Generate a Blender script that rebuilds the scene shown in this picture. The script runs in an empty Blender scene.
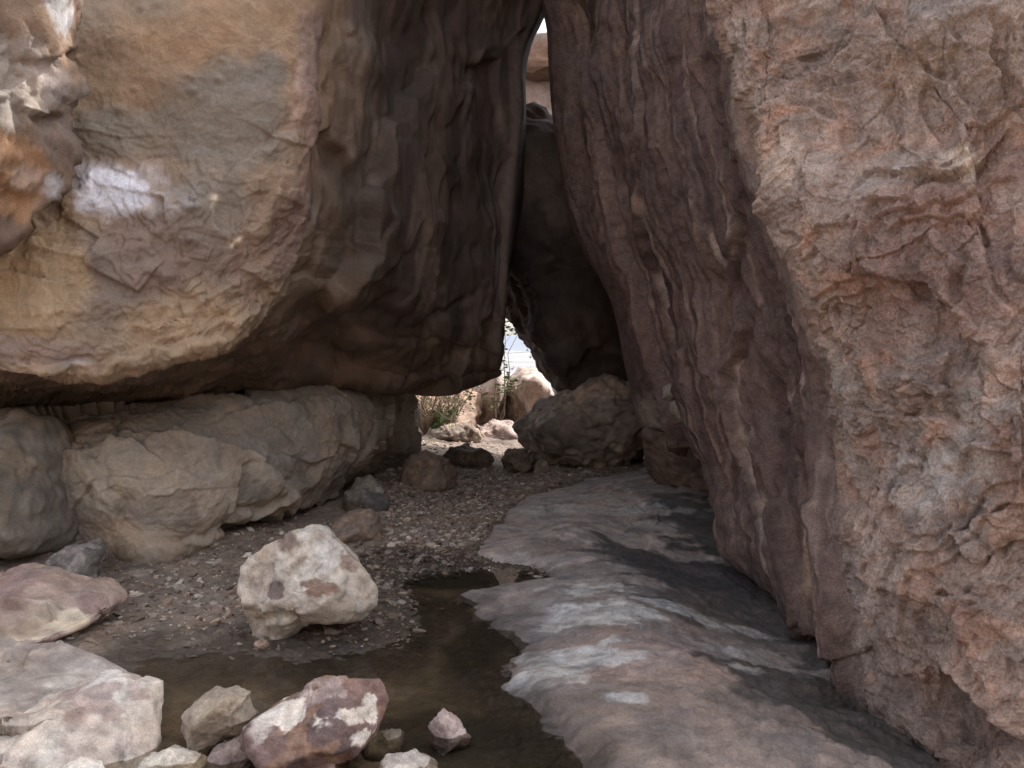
import bpy, bmesh, math, random
import numpy as np
random.seed(4)
scn = bpy.context.scene
COL = scn.collection
F = 887.0; PITCH = math.atan(39 / F); EYE = 1.3
cp, sp_ = math.cos(PITCH), math.sin(PITCH)

# ------------------------------------------------------------------ geometry of the view
def ray(px, py):
    x = (np.asarray(px, float) - 512) / F; v = -(np.asarray(py, float) - 384) / F
    return x, cp + v * sp_, -sp_ + v * cp
def P(px, py, d):
    """world point at distance d (metres along +Y) in direction px, py"""
    x, y, z = ray(px, py); s = np.asarray(d, float) / y
    return np.stack(np.broadcast_arrays(x * s, y * s, EYE + z * s), -1)
def G(px, py, z=0.0):
    x, y, zz = ray(px, py); s = (z - EYE) / zz
    return np.stack(np.broadcast_arrays(x * s, y * s, EYE + zz * s), -1)
def proj(p):
    x = p[..., 0]; y = p[..., 1]; z = p[..., 2] - EYE
    yc = y * cp - z * sp_; zc = y * sp_ + z * cp
    yc = np.where(yc < .05, .05, yc)
    return 512 + F * x / yc, 384 - F * zc / yc

# ------------------------------------------------------------------ noise
_rng = np.random.RandomState(11)
_perm = np.concatenate([_rng.permutation(256)] * 3).astype(np.int32)
_gr = _rng.normal(size=(256, 3)); _gr /= np.linalg.norm(_gr, axis=1)[:, None]; _gr = _gr.astype(np.float32)
def noise(p, s=1.0, off=0.0):
    q = np.asarray(p, np.float32) * np.asarray(s, np.float32) + np.float32(off)
    sh = q.shape[:-1]; q = q.reshape(-1, 3)
    i = np.floor(q).astype(np.int32); f = q - i; i &= 255
    w = f * f * f * (f * (f * 6 - 15) + 10)
    out = 0
    for dx in (0, 1):
        a = _perm[i[:, 0] + dx]; wx = w[:, 0] if dx else 1 - w[:, 0]
        for dy in (0, 1):
            b = _perm[a + i[:, 1] + dy]; wy = w[:, 1] if dy else 1 - w[:, 1]
            for dz in (0, 1):
                g = _gr[_perm[b + i[:, 2] + dz]]; wz = w[:, 2] if dz else 1 - w[:, 2]
                out = out + wx * wy * wz * (g[:, 0] * (f[:, 0] - dx) + g[:, 1] * (f[:, 1] - dy) + g[:, 2] * (f[:, 2] - dz))
    return (out * 1.5).reshape(sh)
def fbm(p, s=1.0, o=4, off=0.0, g=.5):
    s = np.asarray(s, float); r = 0; a = 1
    for k in range(o):
        r = r + a * noise(p, s * 2.03 ** k, off + 17.3 * k); a *= g
    return r
def ridged(p, s=1.0, o=4, off=0.0, g=.5):
    s = np.asarray(s, float); r = 0; a = 1
    for k in range(o):
        r = r + a * (1 - 2 * np.abs(noise(p, s * 2.03 ** k, off + 9.1 * k))); a *= g
    return r / 2
def sstep(a, b, x):
    t = np.clip((x - a) / (b - a), 0, 1); return t * t * (3 - 2 * t)
def terr(f, k, sharp=.18):
    """terraces: flat flakes with short steep edges"""
    q = f * k; fl = np.floor(q); return (fl + sstep(0.5 - sharp, 0.5 + sharp, q - fl)) / k

_cp = _rng.uniform(.12, .88, (256, 3)).astype(np.float32); _cn = _rng.normal(size=(256, 4)).astype(np.float32)
def chips(p, s=1.0, off=0.0, lift=.35):
    """broken planar facets: every cell of a jittered grid is a plane tilted its own way"""
    q = np.asarray(p, np.float32) * np.asarray(s, np.float32) + np.float32(off); i0 = np.floor(q).astype(np.int32)
    best = np.full(len(q), 9e9, np.float32); out = np.zeros(len(q), np.float32)
    for dx in (-1, 0, 1):
        for dy in (-1, 0, 1):
            for dz in (-1, 0, 1):
                i = i0 + np.array([dx, dy, dz], np.int32); j = i & 255
                h = _perm[_perm[_perm[j[:, 0]] + j[:, 1]] + j[:, 2]]
                v = q - i - _cp[h]; d = (v * v).sum(1); m = d < best
                best = np.where(m, d, best); out = np.where(m, (v * _cn[h, :3]).sum(1) * .6 + lift * _cn[h, 3], out)
    return out
# ------------------------------------------------------------------ meshes
def normals(V, Fc):
    n = np.zeros_like(V)
    for k in range(1, Fc.shape[1] - 1):
        fn = np.cross(V[Fc[:, k]] - V[Fc[:, 0]], V[Fc[:, k + 1]] - V[Fc[:, 0]])
        for j in (0, k, k + 1):
            for ax in range(3):
                n[:, ax] += np.bincount(Fc[:, j], fn[:, ax], len(V))
    return n / (np.linalg.norm(n, axis=1)[:, None] + 1e-12)
def mesh_obj(name, V, Fc, mat, col=None, parent=None, smooth=True, wet=None):
    me = bpy.data.meshes.new(name); n, k = Fc.shape
    me.vertices.add(len(V)); me.vertices.foreach_set('co', V.astype(np.float32).ravel())
    me.loops.add(n * k); me.loops.foreach_set('vertex_index', Fc.astype(np.int32).ravel())
    me.polygons.add(n); me.polygons.foreach_set('loop_start', np.arange(0, n * k, k, dtype=np.int32))
    me.polygons.foreach_set('use_smooth', np.full(n, smooth))
    me.update(calc_edges=True)
    if col is not None:
        a = me.color_attributes.new('Tint', 'FLOAT_COLOR', 'POINT')
        c = np.ones((len(V), 4), np.float32); c[:, :3] = np.clip(col, 0.004, .95)
        if wet is not None: c[:, 3] = wet
        a.data.foreach_set('color', c.ravel())
    me.materials.append(mat)
    o = bpy.data.objects.new(name, me); COL.objects.link(o)
    if parent: o.parent = parent
    return o
def tag(o, label=None, cat=None, group=None, kind=None):
    if label: o['label'] = label
    if cat: o['category'] = cat
    if group: o['group'] = group
    if kind: o['kind'] = kind
    return o

def cr_w(n, segs, closed):
    """Catmull-Rom weights; segs = samples per segment"""
    rows = []
    ns = n if closed else n - 1
    for i in range(ns):
        for t in np.arange(segs[i]) / segs[i]:
            w = np.zeros(n)
            c = (-.5 * t + t * t - .5 * t ** 3, 1 - 2.5 * t * t + 1.5 * t ** 3, .5 * t + 2 * t * t - 1.5 * t ** 3, -.5 * t * t + .5 * t ** 3)
            for k, cc in zip((-1, 0, 1, 2), c):
                j = (i + k) % n if closed else min(max(i + k, 0), n - 1)
                w[j] += cc
            rows.append(w)
    if not closed:
        w = np.zeros(n); w[-1] = 1; rows.append(w)
    return np.array(rows)
def loft(grid, useg, vseg):
    """grid rows x columns x 3, columns run round the rock; returns dense surface"""
    R, C, _ = grid.shape
    Wu = cr_w(C, useg, True); Wv = cr_w(R, vseg, False)
    S = np.einsum('ar,rcx->acx', Wv, grid); S = np.einsum('bc,acx->abx', Wu, S)
    nv, nu, _ = S.shape
    uc = Wu @ np.eye(C)                     # soft membership of each control column
    du = np.linalg.norm(np.diff(S[nv // 2], axis=0), axis=1); U = np.concatenate([[0], np.cumsum(du)])
    dv = np.median(np.linalg.norm(np.diff(S, axis=0), axis=2), axis=1); Vv = np.concatenate([[0], np.cumsum(dv)])
    ci = np.concatenate([i + np.arange(useg[i]) / useg[i] for i in range(C)])
    ri = np.concatenate([i + np.arange(vseg[i]) / vseg[i] for i in range(R - 1)] + [[R - 1.0]])
    i, j = np.meshgrid(np.arange(nv - 1), np.arange(nu), indexing='ij'); j2 = (j + 1) % nu
    Fc = np.stack([i * nu + j, i * nu + j2, (i + 1) * nu + j2, (i + 1) * nu + j], -1).reshape(-1, 4)
    V = S.reshape(-1, 3)
    UU, VV = np.meshgrid(U, Vv); CI, RI = np.meshgrid(ci, ri)
    N = normals(V, Fc)
    c = grid[1:-1].reshape(-1, 3).mean(0)
    if ((V - c) * N).sum(1).mean() < 0: Fc = Fc[:, ::-1].copy(); N = -N
    return V, Fc, N, UU.ravel(), VV.ravel(), CI.ravel(), RI.ravel()

# surface features: anchors are found on the surface, then everything is measured in metres in space
def soften(disp, nu, amt):
    """wear: takes the knife edge off steps, once along each direction of the surface grid"""
    g = disp.reshape(-1, nu)
    for _ in range(6):
        b = (np.roll(g, 1, 1) + 2 * g + np.roll(g, -1, 1)) / 4; c = b.copy(); c[1:-1] = (b[:-2] + 2 * b[1:-1] + b[2:]) / 4; g = g + (c - g) * amt
    return g.reshape(-1)
class Snap:
    def __init__(s, V, N):
        s.V = V; s.x, s.y = proj(V); s.d = V[:, 1]
        s.face = ((V - np.array([0, 0, EYE])) * N).sum(1) < 0
    def at(s, px, py):
        q = (s.x - px) ** 2 + (s.y - py) ** 2 + np.where(s.face, 0, 900)
        m = q < max(9, q.min() * 1.5)
        idx = np.nonzero(m)[0]; dm = s.d[idx].min(); return idx[np.argmin(q[idx] + 60 * np.clip(s.d[idx] - dm - .12, 0, 9))]
    def line(s, pts, step=6):
        out = []
        for a, b in zip(pts[:-1], pts[1:]):
            n = max(1, int(math.hypot(b[0] - a[0], b[1] - a[1]) / step))
            for k in range(n): out.append(s.V[s.at(a[0] + (b[0] - a[0]) * k / n, a[1] + (b[1] - a[1]) * k / n)])
        out.append(s.V[s.at(*pts[-1])])
        o = np.array(out)
        for _ in range(5):
            if len(o) > 4: o[1:-1] = (o[:-2] + 2 * o[1:-1] + o[2:]) / 4
        return o
def line_dist(V, N, L, reach, wob=0, ws=9):
    """distance to polyline, sign (+ on the right of travel seen from outside), and param; only within reach"""
    lo = L.min(0) - reach; hi = L.max(0) + reach
    idx = np.nonzero(((V > lo) & (V < hi)).all(1))[0]
    best = np.full(len(idx), 1e9); sg = np.zeros(len(idx)); par = np.zeros(len(idx))
    v = V[idx]; n = N[idx]
    if wob: v = v + np.stack([noise(v, ws, 5), noise(v, ws, 25), noise(v, ws, 45)], 1) * wob * 1.6
    for k in range(len(L) - 1):
        t = L[k + 1] - L[k]; l2 = (t * t).sum() + 1e-12
        s = np.clip(((v - L[k]) @ t) / l2, 0, 1); q = v - (L[k] + s[:, None] * t); d = np.linalg.norm(q, axis=1)
        m = d < best; best[m] = d[m]; sd = np.sign((np.cross(t[None], n) * q).sum(1)); sg[m] = sd[m]; par[m] = ((k + s) / (len(L) - 1))[m]
    return idx, best, sg, par
def ledge(V, N, sn, pts, h, w, disp, back=.35, wob=.02, ws=9, taper=True, soft=.3):
    L = sn.line(pts)
    idx, d, s, t = line_dist(V, N, L, w * 4, wob, ws)
    a = np.sin(np.pi * np.clip(t, 0, 1)) ** .5 if taper else 1
    e = soft * w; k = sstep(-e, e, s * d); up = h * np.exp(-d / w); dn = -h * back * np.exp(-d / (w * .5))
    disp[idx] += a * (k * up + (1 - k) * dn)
def crack(V, N, sn, pts, h, w, disp, wob=.02, ws=9):
    L = sn.line(pts)
    idx, d, s, t = line_dist(V, N, L, w * 3, wob, ws)
    disp[idx] -= np.sin(np.pi * np.clip(t, 0, 1)) ** .5 * h * np.exp(-(d / w) ** 2)
def stroke(V, N, sn, pts, col, w, C, a=1.0, wob=.03, ws=7):
    L = sn.line(pts)
    idx, d, s, t = line_dist(V, N, L, w * 3, wob, ws)
    wt = (a * np.exp(-(d / w) ** 2) * np.clip(1.1 + 1.1 * noise(V[idx], 12, 3), 0, 1))[:, None]
    C[idx] = C[idx] * (1 - wt) + np.array(col) * wt
def blob(V, sn, px, py, rx, rz, col, C, a=1.0, soft=.35, nz=.5, ns=3.0):
    c = V[sn.at(px, py)]
    q = V - c; d = np.sqrt((q[:, 0] ** 2 + q[:, 1] ** 2) / rx ** 2 + (q[:, 2] / rz) ** 2)
    m = d < 2.2; dd = d[m] + nz * fbm(V[m], ns, 4, px * .1)
    wt = (a * sstep(1 + soft, 1 - soft, dd))[:, None]
    C[m] = C[m] * (1 - wt) + np.array(col) * wt
def bump_at(V, sn, px, py, rx, rz, h, disp, p=1.0):
    c = V[sn.at(px, py)]; q = V - c; d2 = (q[:, 0] ** 2 + q[:, 1] ** 2) / rx ** 2 + (q[:, 2] / rz) ** 2
    disp += h * np.exp(-d2 ** p)
def mix(a, b, t):
    t = np.asarray(t)[..., None]; return np.asarray(a) * (1 - t) + np.asarray(b) * t

_ico = {}
def ico(level):
    if level not in _ico:
        bm = bmesh.new(); bmesh.ops.create_icosphere(bm, subdivisions=level, radius=1)
        V = np.array([v.co[:] for v in bm.verts]); Fc = np.array([[v.index for v in f.verts] for f in bm.faces]); bm.free()
        V /= np.linalg.norm(V, axis=1)[:, None]; _ico[level] = (V, Fc)
    return _ico[level]
def faceted(D, seed, nf=14, p=22, lo=.72, hi=1.0, extra=()):
    r = np.random.RandomState(seed); n = r.normal(size=(nf, 3)); n /= np.linalg.norm(n, axis=1)[:, None]
    h = r.uniform(lo, hi, nf)
    for e in extra:
        v = np.array(e[:3], float); v /= np.linalg.norm(v); n = np.vstack([n, v]); h = np.append(h, e[3])
    s = 0
    for k in range(len(n)): s = s + (np.maximum(D @ n[k], 0) / h[k]) ** p
    return np.minimum((s + 1e-9) ** (-1 / p), 1.25)

# ------------------------------------------------------------------ materials
def rock_mat(name, fine=1.0, rough=.85, bump=.5, grain=60.0, var=.35, spec=.25):
    m = bpy.data.materials.new(name); m.use_nodes = True; nt = m.node_tree; nd = nt.nodes; nd.clear(); L = nt.links.new
    out = nd.new('ShaderNodeOutputMaterial'); b = nd.new('ShaderNodeBsdfPrincipled'); L(b.outputs[0], out.inputs[0])
    at = nd.new('ShaderNodeAttribute'); at.attribute_name = 'Tint'
    g = nd.new('ShaderNodeNewGeometry')
    def nz(sc, det=6, ro=.6, dist=0.0):
        n = nd.new('ShaderNodeTexNoise'); n.inputs['Scale'].default_value = sc; n.inputs['Detail'].default_value = det
        n.inputs['Roughness'].default_value = ro; n.inputs['Distortion'].default_value = dist; L(g.outputs['Position'], n.inputs['Vector']); return n
    n1 = nz(grain * .22, 8, .7, .6); n2 = nz(grain * 2.2, 3, .6); n3 = nz(grain * .06, 5, .6, .4)
    mr = nd.new('ShaderNodeMapRange'); mr.inputs[1].default_value = .3; mr.inputs[2].default_value = .7; mr.inputs[3].default_value = 1 - var; mr.inputs[4].default_value = 1 + var
    L(n1.outputs[0], mr.inputs[0])
    mr2 = nd.new('ShaderNodeMapRange'); mr2.inputs[1].default_value = .38; mr2.inputs[2].default_value = .62; mr2.inputs[3].default_value = 1 - var * .5; mr2.inputs[4].default_value = 1 + var * .5
    L(n2.outputs[0], mr2.inputs[0])
    mm = nd.new('ShaderNodeMath'); mm.operation = 'MULTIPLY'; L(mr.outputs[0], mm.inputs[0]); L(mr2.outputs[0], mm.inputs[1])
    # warm / cool drift of hue
    hue = nd.new('ShaderNodeMix'); hue.data_type = 'RGBA'; hue.inputs[6].default_value = (1.05, .99, .93, 1); hue.inputs[7].default_value = (.97, 1.0, 1.03, 1)
    mr3 = nd.new('ShaderNodeMapRange'); mr3.inputs[1].default_value = .35; mr3.inputs[2].default_value = .65; L(n3.outputs[0], mr3.inputs[0]); L(mr3.outputs[0], hue.inputs[0])
    v1 = nd.new('ShaderNodeVectorMath'); v1.operation = 'SCALE'; L(at.outputs['Color'], v1.inputs[0]); L(mm.outputs[0], v1.inputs['Scale'])
    v2 = nd.new('ShaderNodeVectorMath'); v2.operation = 'MULTIPLY'; L(v1.outputs[0], v2.inputs[0]); L(hue.outputs[2], v2.inputs[1])
    L(v2.outputs[0], b.inputs['Base Color'])
    # alpha of the attribute stores dryness: 1 dry, 0 wet
    rr = nd.new('ShaderNodeMapRange'); rr.inputs[3].default_value = .28; rr.inputs[4].default_value = rough; L(at.outputs['Alpha'], rr.inputs[0]); L(rr.outputs[0], b.inputs['Roughness'])
    b.inputs['Specular IOR Level'].default_value = spec
    vo = nd.new('ShaderNodeTexVoronoi'); vo.inputs['Scale'].default_value = grain * .8; L(g.outputs['Position'], vo.inputs['Vector'])
    b1 = nd.new('ShaderNodeBump'); b1.inputs['Strength'].default_value = bump; b1.inputs['Distance'].default_value = .02 * fine; L(n1.outputs[0], b1.inputs['Height'])
    b2 = nd.new('ShaderNodeBump'); b2.inputs['Strength'].default_value = bump * .8; b2.inputs['Distance'].default_value = .006 * fine; L(n2.outputs[0], b2.inputs['Height']); L(b1.outputs[0], b2.inputs['Normal'])
    b3 = nd.new('ShaderNodeBump'); b3.inputs['Strength'].default_value = bump * .4; b3.inputs['Distance'].default_value = .006 * fine; L(vo.outputs[0], b3.inputs['Height']); L(b2.outputs[0], b3.inputs['Normal'])
    L(b3.outputs[0], b.inputs['Normal'])
    return m
M_right = rock_mat('pink_granite', 1.1, .9, .9, 55, .40)
M_left = rock_mat('brown_sandstone', .8, .88, .45, 45, .20)
M_stone = rock_mat('loose_stone', .7, .85, .7, 80, .26)
M_ground = rock_mat('gravel_soil', .9, .9, .8, 90, .38)
M_slab = rock_mat('smooth_bedrock', .9, .8, .7, 55, .28, .35)
M_far = rock_mat('sunlit_granite', 3.0, .9, .8, 12, .25)
def plain_mat(name, rgb, rough=.8, var=.3, sc=20):
    m = bpy.data.materials.new(name); m.use_nodes = True; nt = m.node_tree; b = nt.nodes['Principled BSDF']
    n = nt.nodes.new('ShaderNodeTexNoise'); n.inputs['Scale'].default_value = sc
    r = nt.nodes.new('ShaderNodeMix'); r.data_type = 'RGBA'
    r.inputs[6].default_value = (*[c * (1 - var) for c in rgb], 1); r.inputs[7].default_value = (*[c * (1 + var) for c in rgb], 1)
    nt.links.new(n.outputs[0], r.inputs[0]); nt.links.new(r.outputs[2], b.inputs['Base Color']); b.inputs['Roughness'].default_value = rough
    return m
M_bark = plain_mat('grey_bark', (.12, .09, .07)); M_leaf = plain_mat('leaf_green', (.09, .12, .04)); M_dry = plain_mat('dry_twigs', (.24, .18, .13))
mw = bpy.data.materials.new('murky_water'); mw.use_nodes = True; nt = mw.node_tree; nt.nodes.clear()
_o = nt.nodes.new('ShaderNodeOutputMaterial'); _m = nt.nodes.new('ShaderNodeMixShader'); _t = nt.nodes.new('ShaderNodeBsdfTransparent'); _g = nt.nodes.new('ShaderNodeBsdfGlossy'); _f = nt.nodes.new('ShaderNodeFresnel')
_t.inputs[0].default_value = (.84, .80, .73, 1); _g.inputs['Roughness'].default_value = .02; _g.inputs['Color'].default_value = (.9, .9, .9, 1); _f.inputs[0].default_value = 1.33
_n = nt.nodes.new('ShaderNodeTexNoise'); _n.inputs['Scale'].default_value = 7; _b = nt.nodes.new('ShaderNodeBump'); _b.inputs['Strength'].default_value = .06; _b.inputs['Distance'].default_value = .02
nt.links.new(_n.outputs[0], _b.inputs['Height']); nt.links.new(_b.outputs[0], _g.inputs['Normal']); nt.links.new(_b.outputs[0], _f.inputs['Normal'])
nt.links.new(_f.outputs[0], _m.inputs[0]); nt.links.new(_t.outputs[0], _m.inputs[1]); nt.links.new(_g.outputs[0], _m.inputs[2]); nt.links.new(_m.outputs[0], _o.inputs[0])

# ------------------------------------------------------------------ LEFT OVERHANGING BOULDER
def L_boulder():
    #        c0 back-left  ... visible front ...                                     silhouette  back
    # columns: px base list
    rows = []
    def row(px, py, d): rows.append(P(np.array(px, float), np.array(py, float), np.array(d, float)))
    #  idx      0     1     2    3    4    5    6    7    8    9    10    11(back)  12    13
    px_unused = [-700, -350, -90,  70, 190, 290, 335, 400, 460, 512, 548,   560,   300, -300]
    row([-500, -300, -60, 90, 200, 330, 480, 600, 660, 690, 700, 680, 300, -250], [-620]*14, [8.5, 7.6, 7.2, 7.0, 7.0, 7.2, 7.4, 7.8, 8.2, 8.8, 9.2, 10, 10.5, 10])
    row([-650, -340, -80, 80, 195, 320, 430, 560, 640, 680, 700, 645, 300, -300], [-420]*14, [6.6, 5.6, 5.4, 5.3, 5.4, 5.7, 6.0, 6.6, 7.2, 7.9, 8.4, 9.6, 10.5, 10])  # this row and the next: unseen overhang shaped to shut out sky light
    row([-700, -350, -90, 74, 190, 300, 360, 450, 535, 600, 630, 600, 300, -300], [-200]*14, [5.8, 5.0, 4.9, 4.85, 5.0, 5.25, 5.6, 6.25, 7.0, 7.8, 8.3, 9.6, 10.5, 10])
    row([-700, -350, -90, 72, 190, 300, 338, 402, 465, 525, 546, 522, 300, -300], [0]*14,    [5.8, 5.0, 4.75, 4.7, 4.8, 5.05, 5.45, 6.3, 7.1, 7.9, 8.2, 9.6, 10.5, 10])
    row([-700, -350, -90, 72, 190, 302, 340, 398, 455, 510, 524, 503, 300, -300], [55]*14,   [5.8, 5.0, 4.7, 4.65, 4.75, 5.0, 5.4, 6.3, 7.1, 7.8, 8.2, 9.6, 10.5, 10])
    row([-700, -350, -90, 72, 190, 298, 336, 396, 452, 508, 523, 498, 300, -300], [112]*14,  [5.8, 5.0, 4.62, 4.6, 4.7, 4.95, 5.35, 6.3, 7.1, 7.75, 8.15, 9.6, 10.5, 10])
    row([-700, -350, -90, 72, 185, 278, 330, 392, 448, 498, 520, 495, 300, -300], [200]*14,  [5.8, 5.0, 4.55, 4.52, 4.62, 4.85, 5.25, 6.2, 7.0, 7.65, 8.1, 9.6, 10.5, 10])
    row([-700, -350, -90, 72, 180, 262, 325, 390, 445, 488, 506, 480, 300, -300], [280, 280, 285, 290, 288, 262, 245, 255, 270, 290, 298, 290, 280, 280], [5.8, 5.0, 4.45, 4.42, 4.55, 4.8, 5.3, 6.25, 7.0, 7.6, 8.0, 9.6, 10.5, 10])
    row([-700, -350, -90, 72, 180, 255, 318, 388, 440, 482, 502, 478, 300, -300], [366, 368, 370, 368, 350, 318, 283, 300, 320, 338, 345, 330, 330, 330], [5.9, 5.0, 4.42, 4.40, 4.55, 4.82, 5.4, 6.4, 7.05, 7.65, 8.0, 9.6, 10.5, 10])
    row([-700, -350, -90, 72, 180, 258, 318, 388, 440, 482, 500, 475, 300, -300], [385, 382, 378, 375, 360, 332, 308, 325, 338, 350, 358, 350, 350, 350], [6.1, 5.2, 4.6, 4.56, 4.72, 5.1, 5.9, 6.7, 7.2, 7.7, 8.05, 9.6, 10.5, 10])
    row([-700, -350, -90, 72, 180, 265, 325, 390, 440, 480, 494, 466, 300, -300], [400, 398, 393, 389, 380, 365, 353, 362, 367, 368, 369, 362, 370, 370], [6.6, 5.9, 5.4, 5.4, 5.5, 5.9, 6.5, 7.1, 7.4, 7.8, 8.1, 9.4, 10, 10])
    row([-700, -350, -90, 72, 180, 270, 335, 392, 435, 462, 478, 455, 300, -300], [410, 410, 407, 403, 397, 390, 384, 384, 383, 380, 374, 374, 384, 384], [7.2, 6.6, 6.2, 6.2, 6.3, 6.6, 7.0, 7.4, 7.7, 8.0, 8.3, 9.2, 9.6, 9.6])
    c = P(250, 381, 8.2); rows.append(np.repeat(c[None], 14, 0))
    rows.insert(0, np.repeat(P(250, -640, 8.6)[None], 14, 0))
    grid = np.array(rows)
    useg = [30, 100, 110, 100, 100, 90, 110, 110, 100, 60, 24, 24, 16, 20]
    vseg = [8, 20, 50, 110, 40, 45, 70, 70, 60, 20, 30, 22, 16]
    V, Fc, N, U, VV, CI, RI = loft(grid, useg, vseg)
    sn = Snap(V, N)
    inner = sstep(4.9, 6.2, CI) * (1 - sstep(10.5, 11.2, CI))
    under = sstep(9.0, 10.2, RI)
    UVW = np.stack([U, VV, U * .2], 1)
    edge = 1 - .75 * sstep(8.6, 9.6, CI) * (1 - sstep(11, 12, CI))
    disp = np.zeros(len(V))
    disp += (1 - .5 * under) * .09 * fbm(V, .9, 4, 3.0) * edge
    wv = .3 * fbm(V, .8, 2, 71); UVW[:, 0] += wv
    flut = ridged(UVW, (1.9, .5, 1), 4, 2.0, .42)
    Vw = V + .14 * np.stack([fbm(V, 1.4, 3, 5), fbm(V, 1.4, 3, 55), fbm(V, 1.4, 3, 95)], 1)
    disp += edge * inner * (.010 * flut + .07 * terr(fbm(Vw, (1.0, 1.0, .55), 4, 9.0), 3, .16) + .13 * chips(Vw, (1.0, 1.0, .6), 4.4) + .022 * chips(Vw, (3, 3, 1.8), 8.4) + .006 * ridged(V, 9, 3, 4))
    disp += (1 - inner) * ((.010 + .035 * sstep(5.5, 7, RI)) * terr(fbm(V, 2.6, 4, 13.0), 4, .15) + .006 * fbm(V, 14, 4, 1.0))
    disp += .004 * ridged(V, 22, 3, 7.0) + sstep(5.5, 7, RI) * (1 - inner) * (.02 * chips(V, (3, 3, 4), 1.4) + .007 * chips(V, 9, 6.4))
    st = np.stack([V[:, 0], V[:, 1], VV], 1)
    lower = sstep(7.2, 8.4, RI)
    disp += lower * .022 * ridged(st, (.8, .8, 5), 4, 4.0) * (1 - .5 * under)
    # relief of the face
    ledge(V, N, sn, [(300, 60), (303, 95), (290, 130), (270, 150), (245, 150), (238, 165), (215, 190)], -.05, .10, disp)
    ledge(V, N, sn, [(215, 195), (216, 225), (240, 240), (262, 215), (290, 130)], .035, .08, disp)
    ledge(V, N, sn, [(0, 362), (60, 366), (120, 358), (175, 345), (215, 335), (240, 320), (262, 296)], .07, .09, disp, wob=.03)
    ledge(V, N, sn, [(110, 345), (130, 320), (165, 318), (205, 300), (260, 262), (300, 235)], .035, .08, disp)
    ledge(V, N, sn, [(335, 20), (330, 80), (322, 150), (328, 205), (300, 240)], -.06, .12, disp)
    ledge(V, N, sn, [(372, 40), (360, 110), (365, 180), (385, 225)], .07, .16, disp, soft=.3)
    ledge(V, N, sn, [(410, 60), (402, 140), (410, 200), (425, 260), (420, 330)], .07, .16, disp, soft=.3)
    ledge(V, N, sn, [(300, 330), (360, 322), (430, 335), (470, 350)], .05, .12, disp)
    crack(V, N, sn, [(330, 310), (365, 300), (410, 318), (450, 312), (480, 290)], .06, .035, disp)
    for k in range(26):
        random.seed(100 + k); x = random.gauss(165, 45); y = random.gauss(255, 40)
        bump_at(V, sn, x, y, random.uniform(.02, .06), random.uniform(.02, .05), random.uniform(.008, .026), disp, 1.4)
    for x, y in ((77, 60), (142, 8), (157, 6), (205, 15), (223, 62), (190, 78), (193, 92), (135, 90), (120, 110), (248, 3), (218, 80)):
        bump_at(V, sn, x, y, .022, .018, .016, disp, 1.0)
    disp = soften(disp, sum(useg), .9 * np.reshape(inner, (-1, sum(useg))))
    W = V + N * disp[:, None]
    # colour of the stone, with cave shade painted into the inner side
    C = mix((.30, .21, .135), (.25, .195, .145), sstep(-.5, .5, fbm(V, 1.2, 4, 31)))
    C = mix(C, (.30, .235, .165), sstep(6.6, 8.0, RI) * .8)
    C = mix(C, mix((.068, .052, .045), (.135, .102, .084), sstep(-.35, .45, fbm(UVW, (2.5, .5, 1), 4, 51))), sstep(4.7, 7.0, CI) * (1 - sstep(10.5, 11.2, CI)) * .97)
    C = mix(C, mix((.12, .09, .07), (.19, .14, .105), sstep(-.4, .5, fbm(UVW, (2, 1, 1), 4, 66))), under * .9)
    C = mix(C, (.06, .05, .045), .6 * sstep(7.6, 8.6, CI) * (1 - sstep(9.1, 9.5, CI)) * sstep(-.1, .25, fbm(V, 2.2, 3, 90)))  # painted darker still near the gap, as deeper shade
    blob(W, sn, 235, 112, .32, .26, (.22, .20, .17), C, .85)
    blob(W, sn, 160, 135, .42, .13, (.21, .19, .16), C, .8)
    blob(W, sn, 265, 70, .10, .12, (.17, .15, .13), C, .7)
    blob(W, sn, 210, 215, .2, .25, (.24, .215, .18), C, .8)
    blob(W, sn, 150, 255, .35, .25, (.19, .145, .12), C, .85)
    blob(W, sn, 95, 280, .14, .4, (.19, .155, .13), C, .8)
    blob(W, sn, 30, 285, .28, .28, (.38, .28, .175), C, .8)
    blob(W, sn, 25, 350, .3, .06, (.30, .23, .20), C, .8)
    blob(W, sn, 60, 362, .2, .03, (.36, .33, .32), C, .7)
    blob(W, sn, 180, 325, .35, .16, (.34, .26, .175), C, .75)
    for x, y, a in ((312, 120, .85), (318, 60, .8), (308, 180, .8), (285, 225, .7), (250, 265, .6)):
        blob(W, sn, x, y, .13, .28, (.24, .172, .145), C, a)
    blob(W, sn, 112, 182, .15, .10, (.52, .54, .60), C, .8, .9, .7, 5)
    blob(W, sn, 114, 192, .13, .095, (.78, .82, .92), C, 1.0, .45, .7, 7)
    blob(W, sn, 135, 198, .20, .07, (.55, .57, .62), C, .6, .8, .9, 8)
    blob(W, sn, 70, 105, .03, .5, (.2, .15, .12), C, .7)
    for pts in ([(214, 195), (216, 225), (205, 245)], [(225, 245), (240, 240), (262, 215)], [(140, 210), (150, 205)]):
        stroke(W, N, sn, pts, (.72, .62, .50), .014, C, .9, .015, 14)
    stroke(W, N, sn, [(0, 372), (60, 372), (120, 366), (175, 354), (215, 342)], (.50, .36, .26), .03, C, .7)
    stroke(W, N, sn, [(285, 130), (298, 100), (300, 60)], (.42, .31, .25), .03, C, .7)
    for pts in ([(345, 30), (352, 120), (345, 220)], [(375, 100), (372, 200)], [(395, 130), (400, 230)], [(357, 60), (352, 150)]):
        stroke(W, N, sn, pts, (.27, .21, .17), .05, C, .5)
    stroke(W, N, sn, [(520, 60), (518, 130), (508, 200), (500, 270), (496, 330)], (.20, .16, .145), .16, C, .8, .08)
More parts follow.
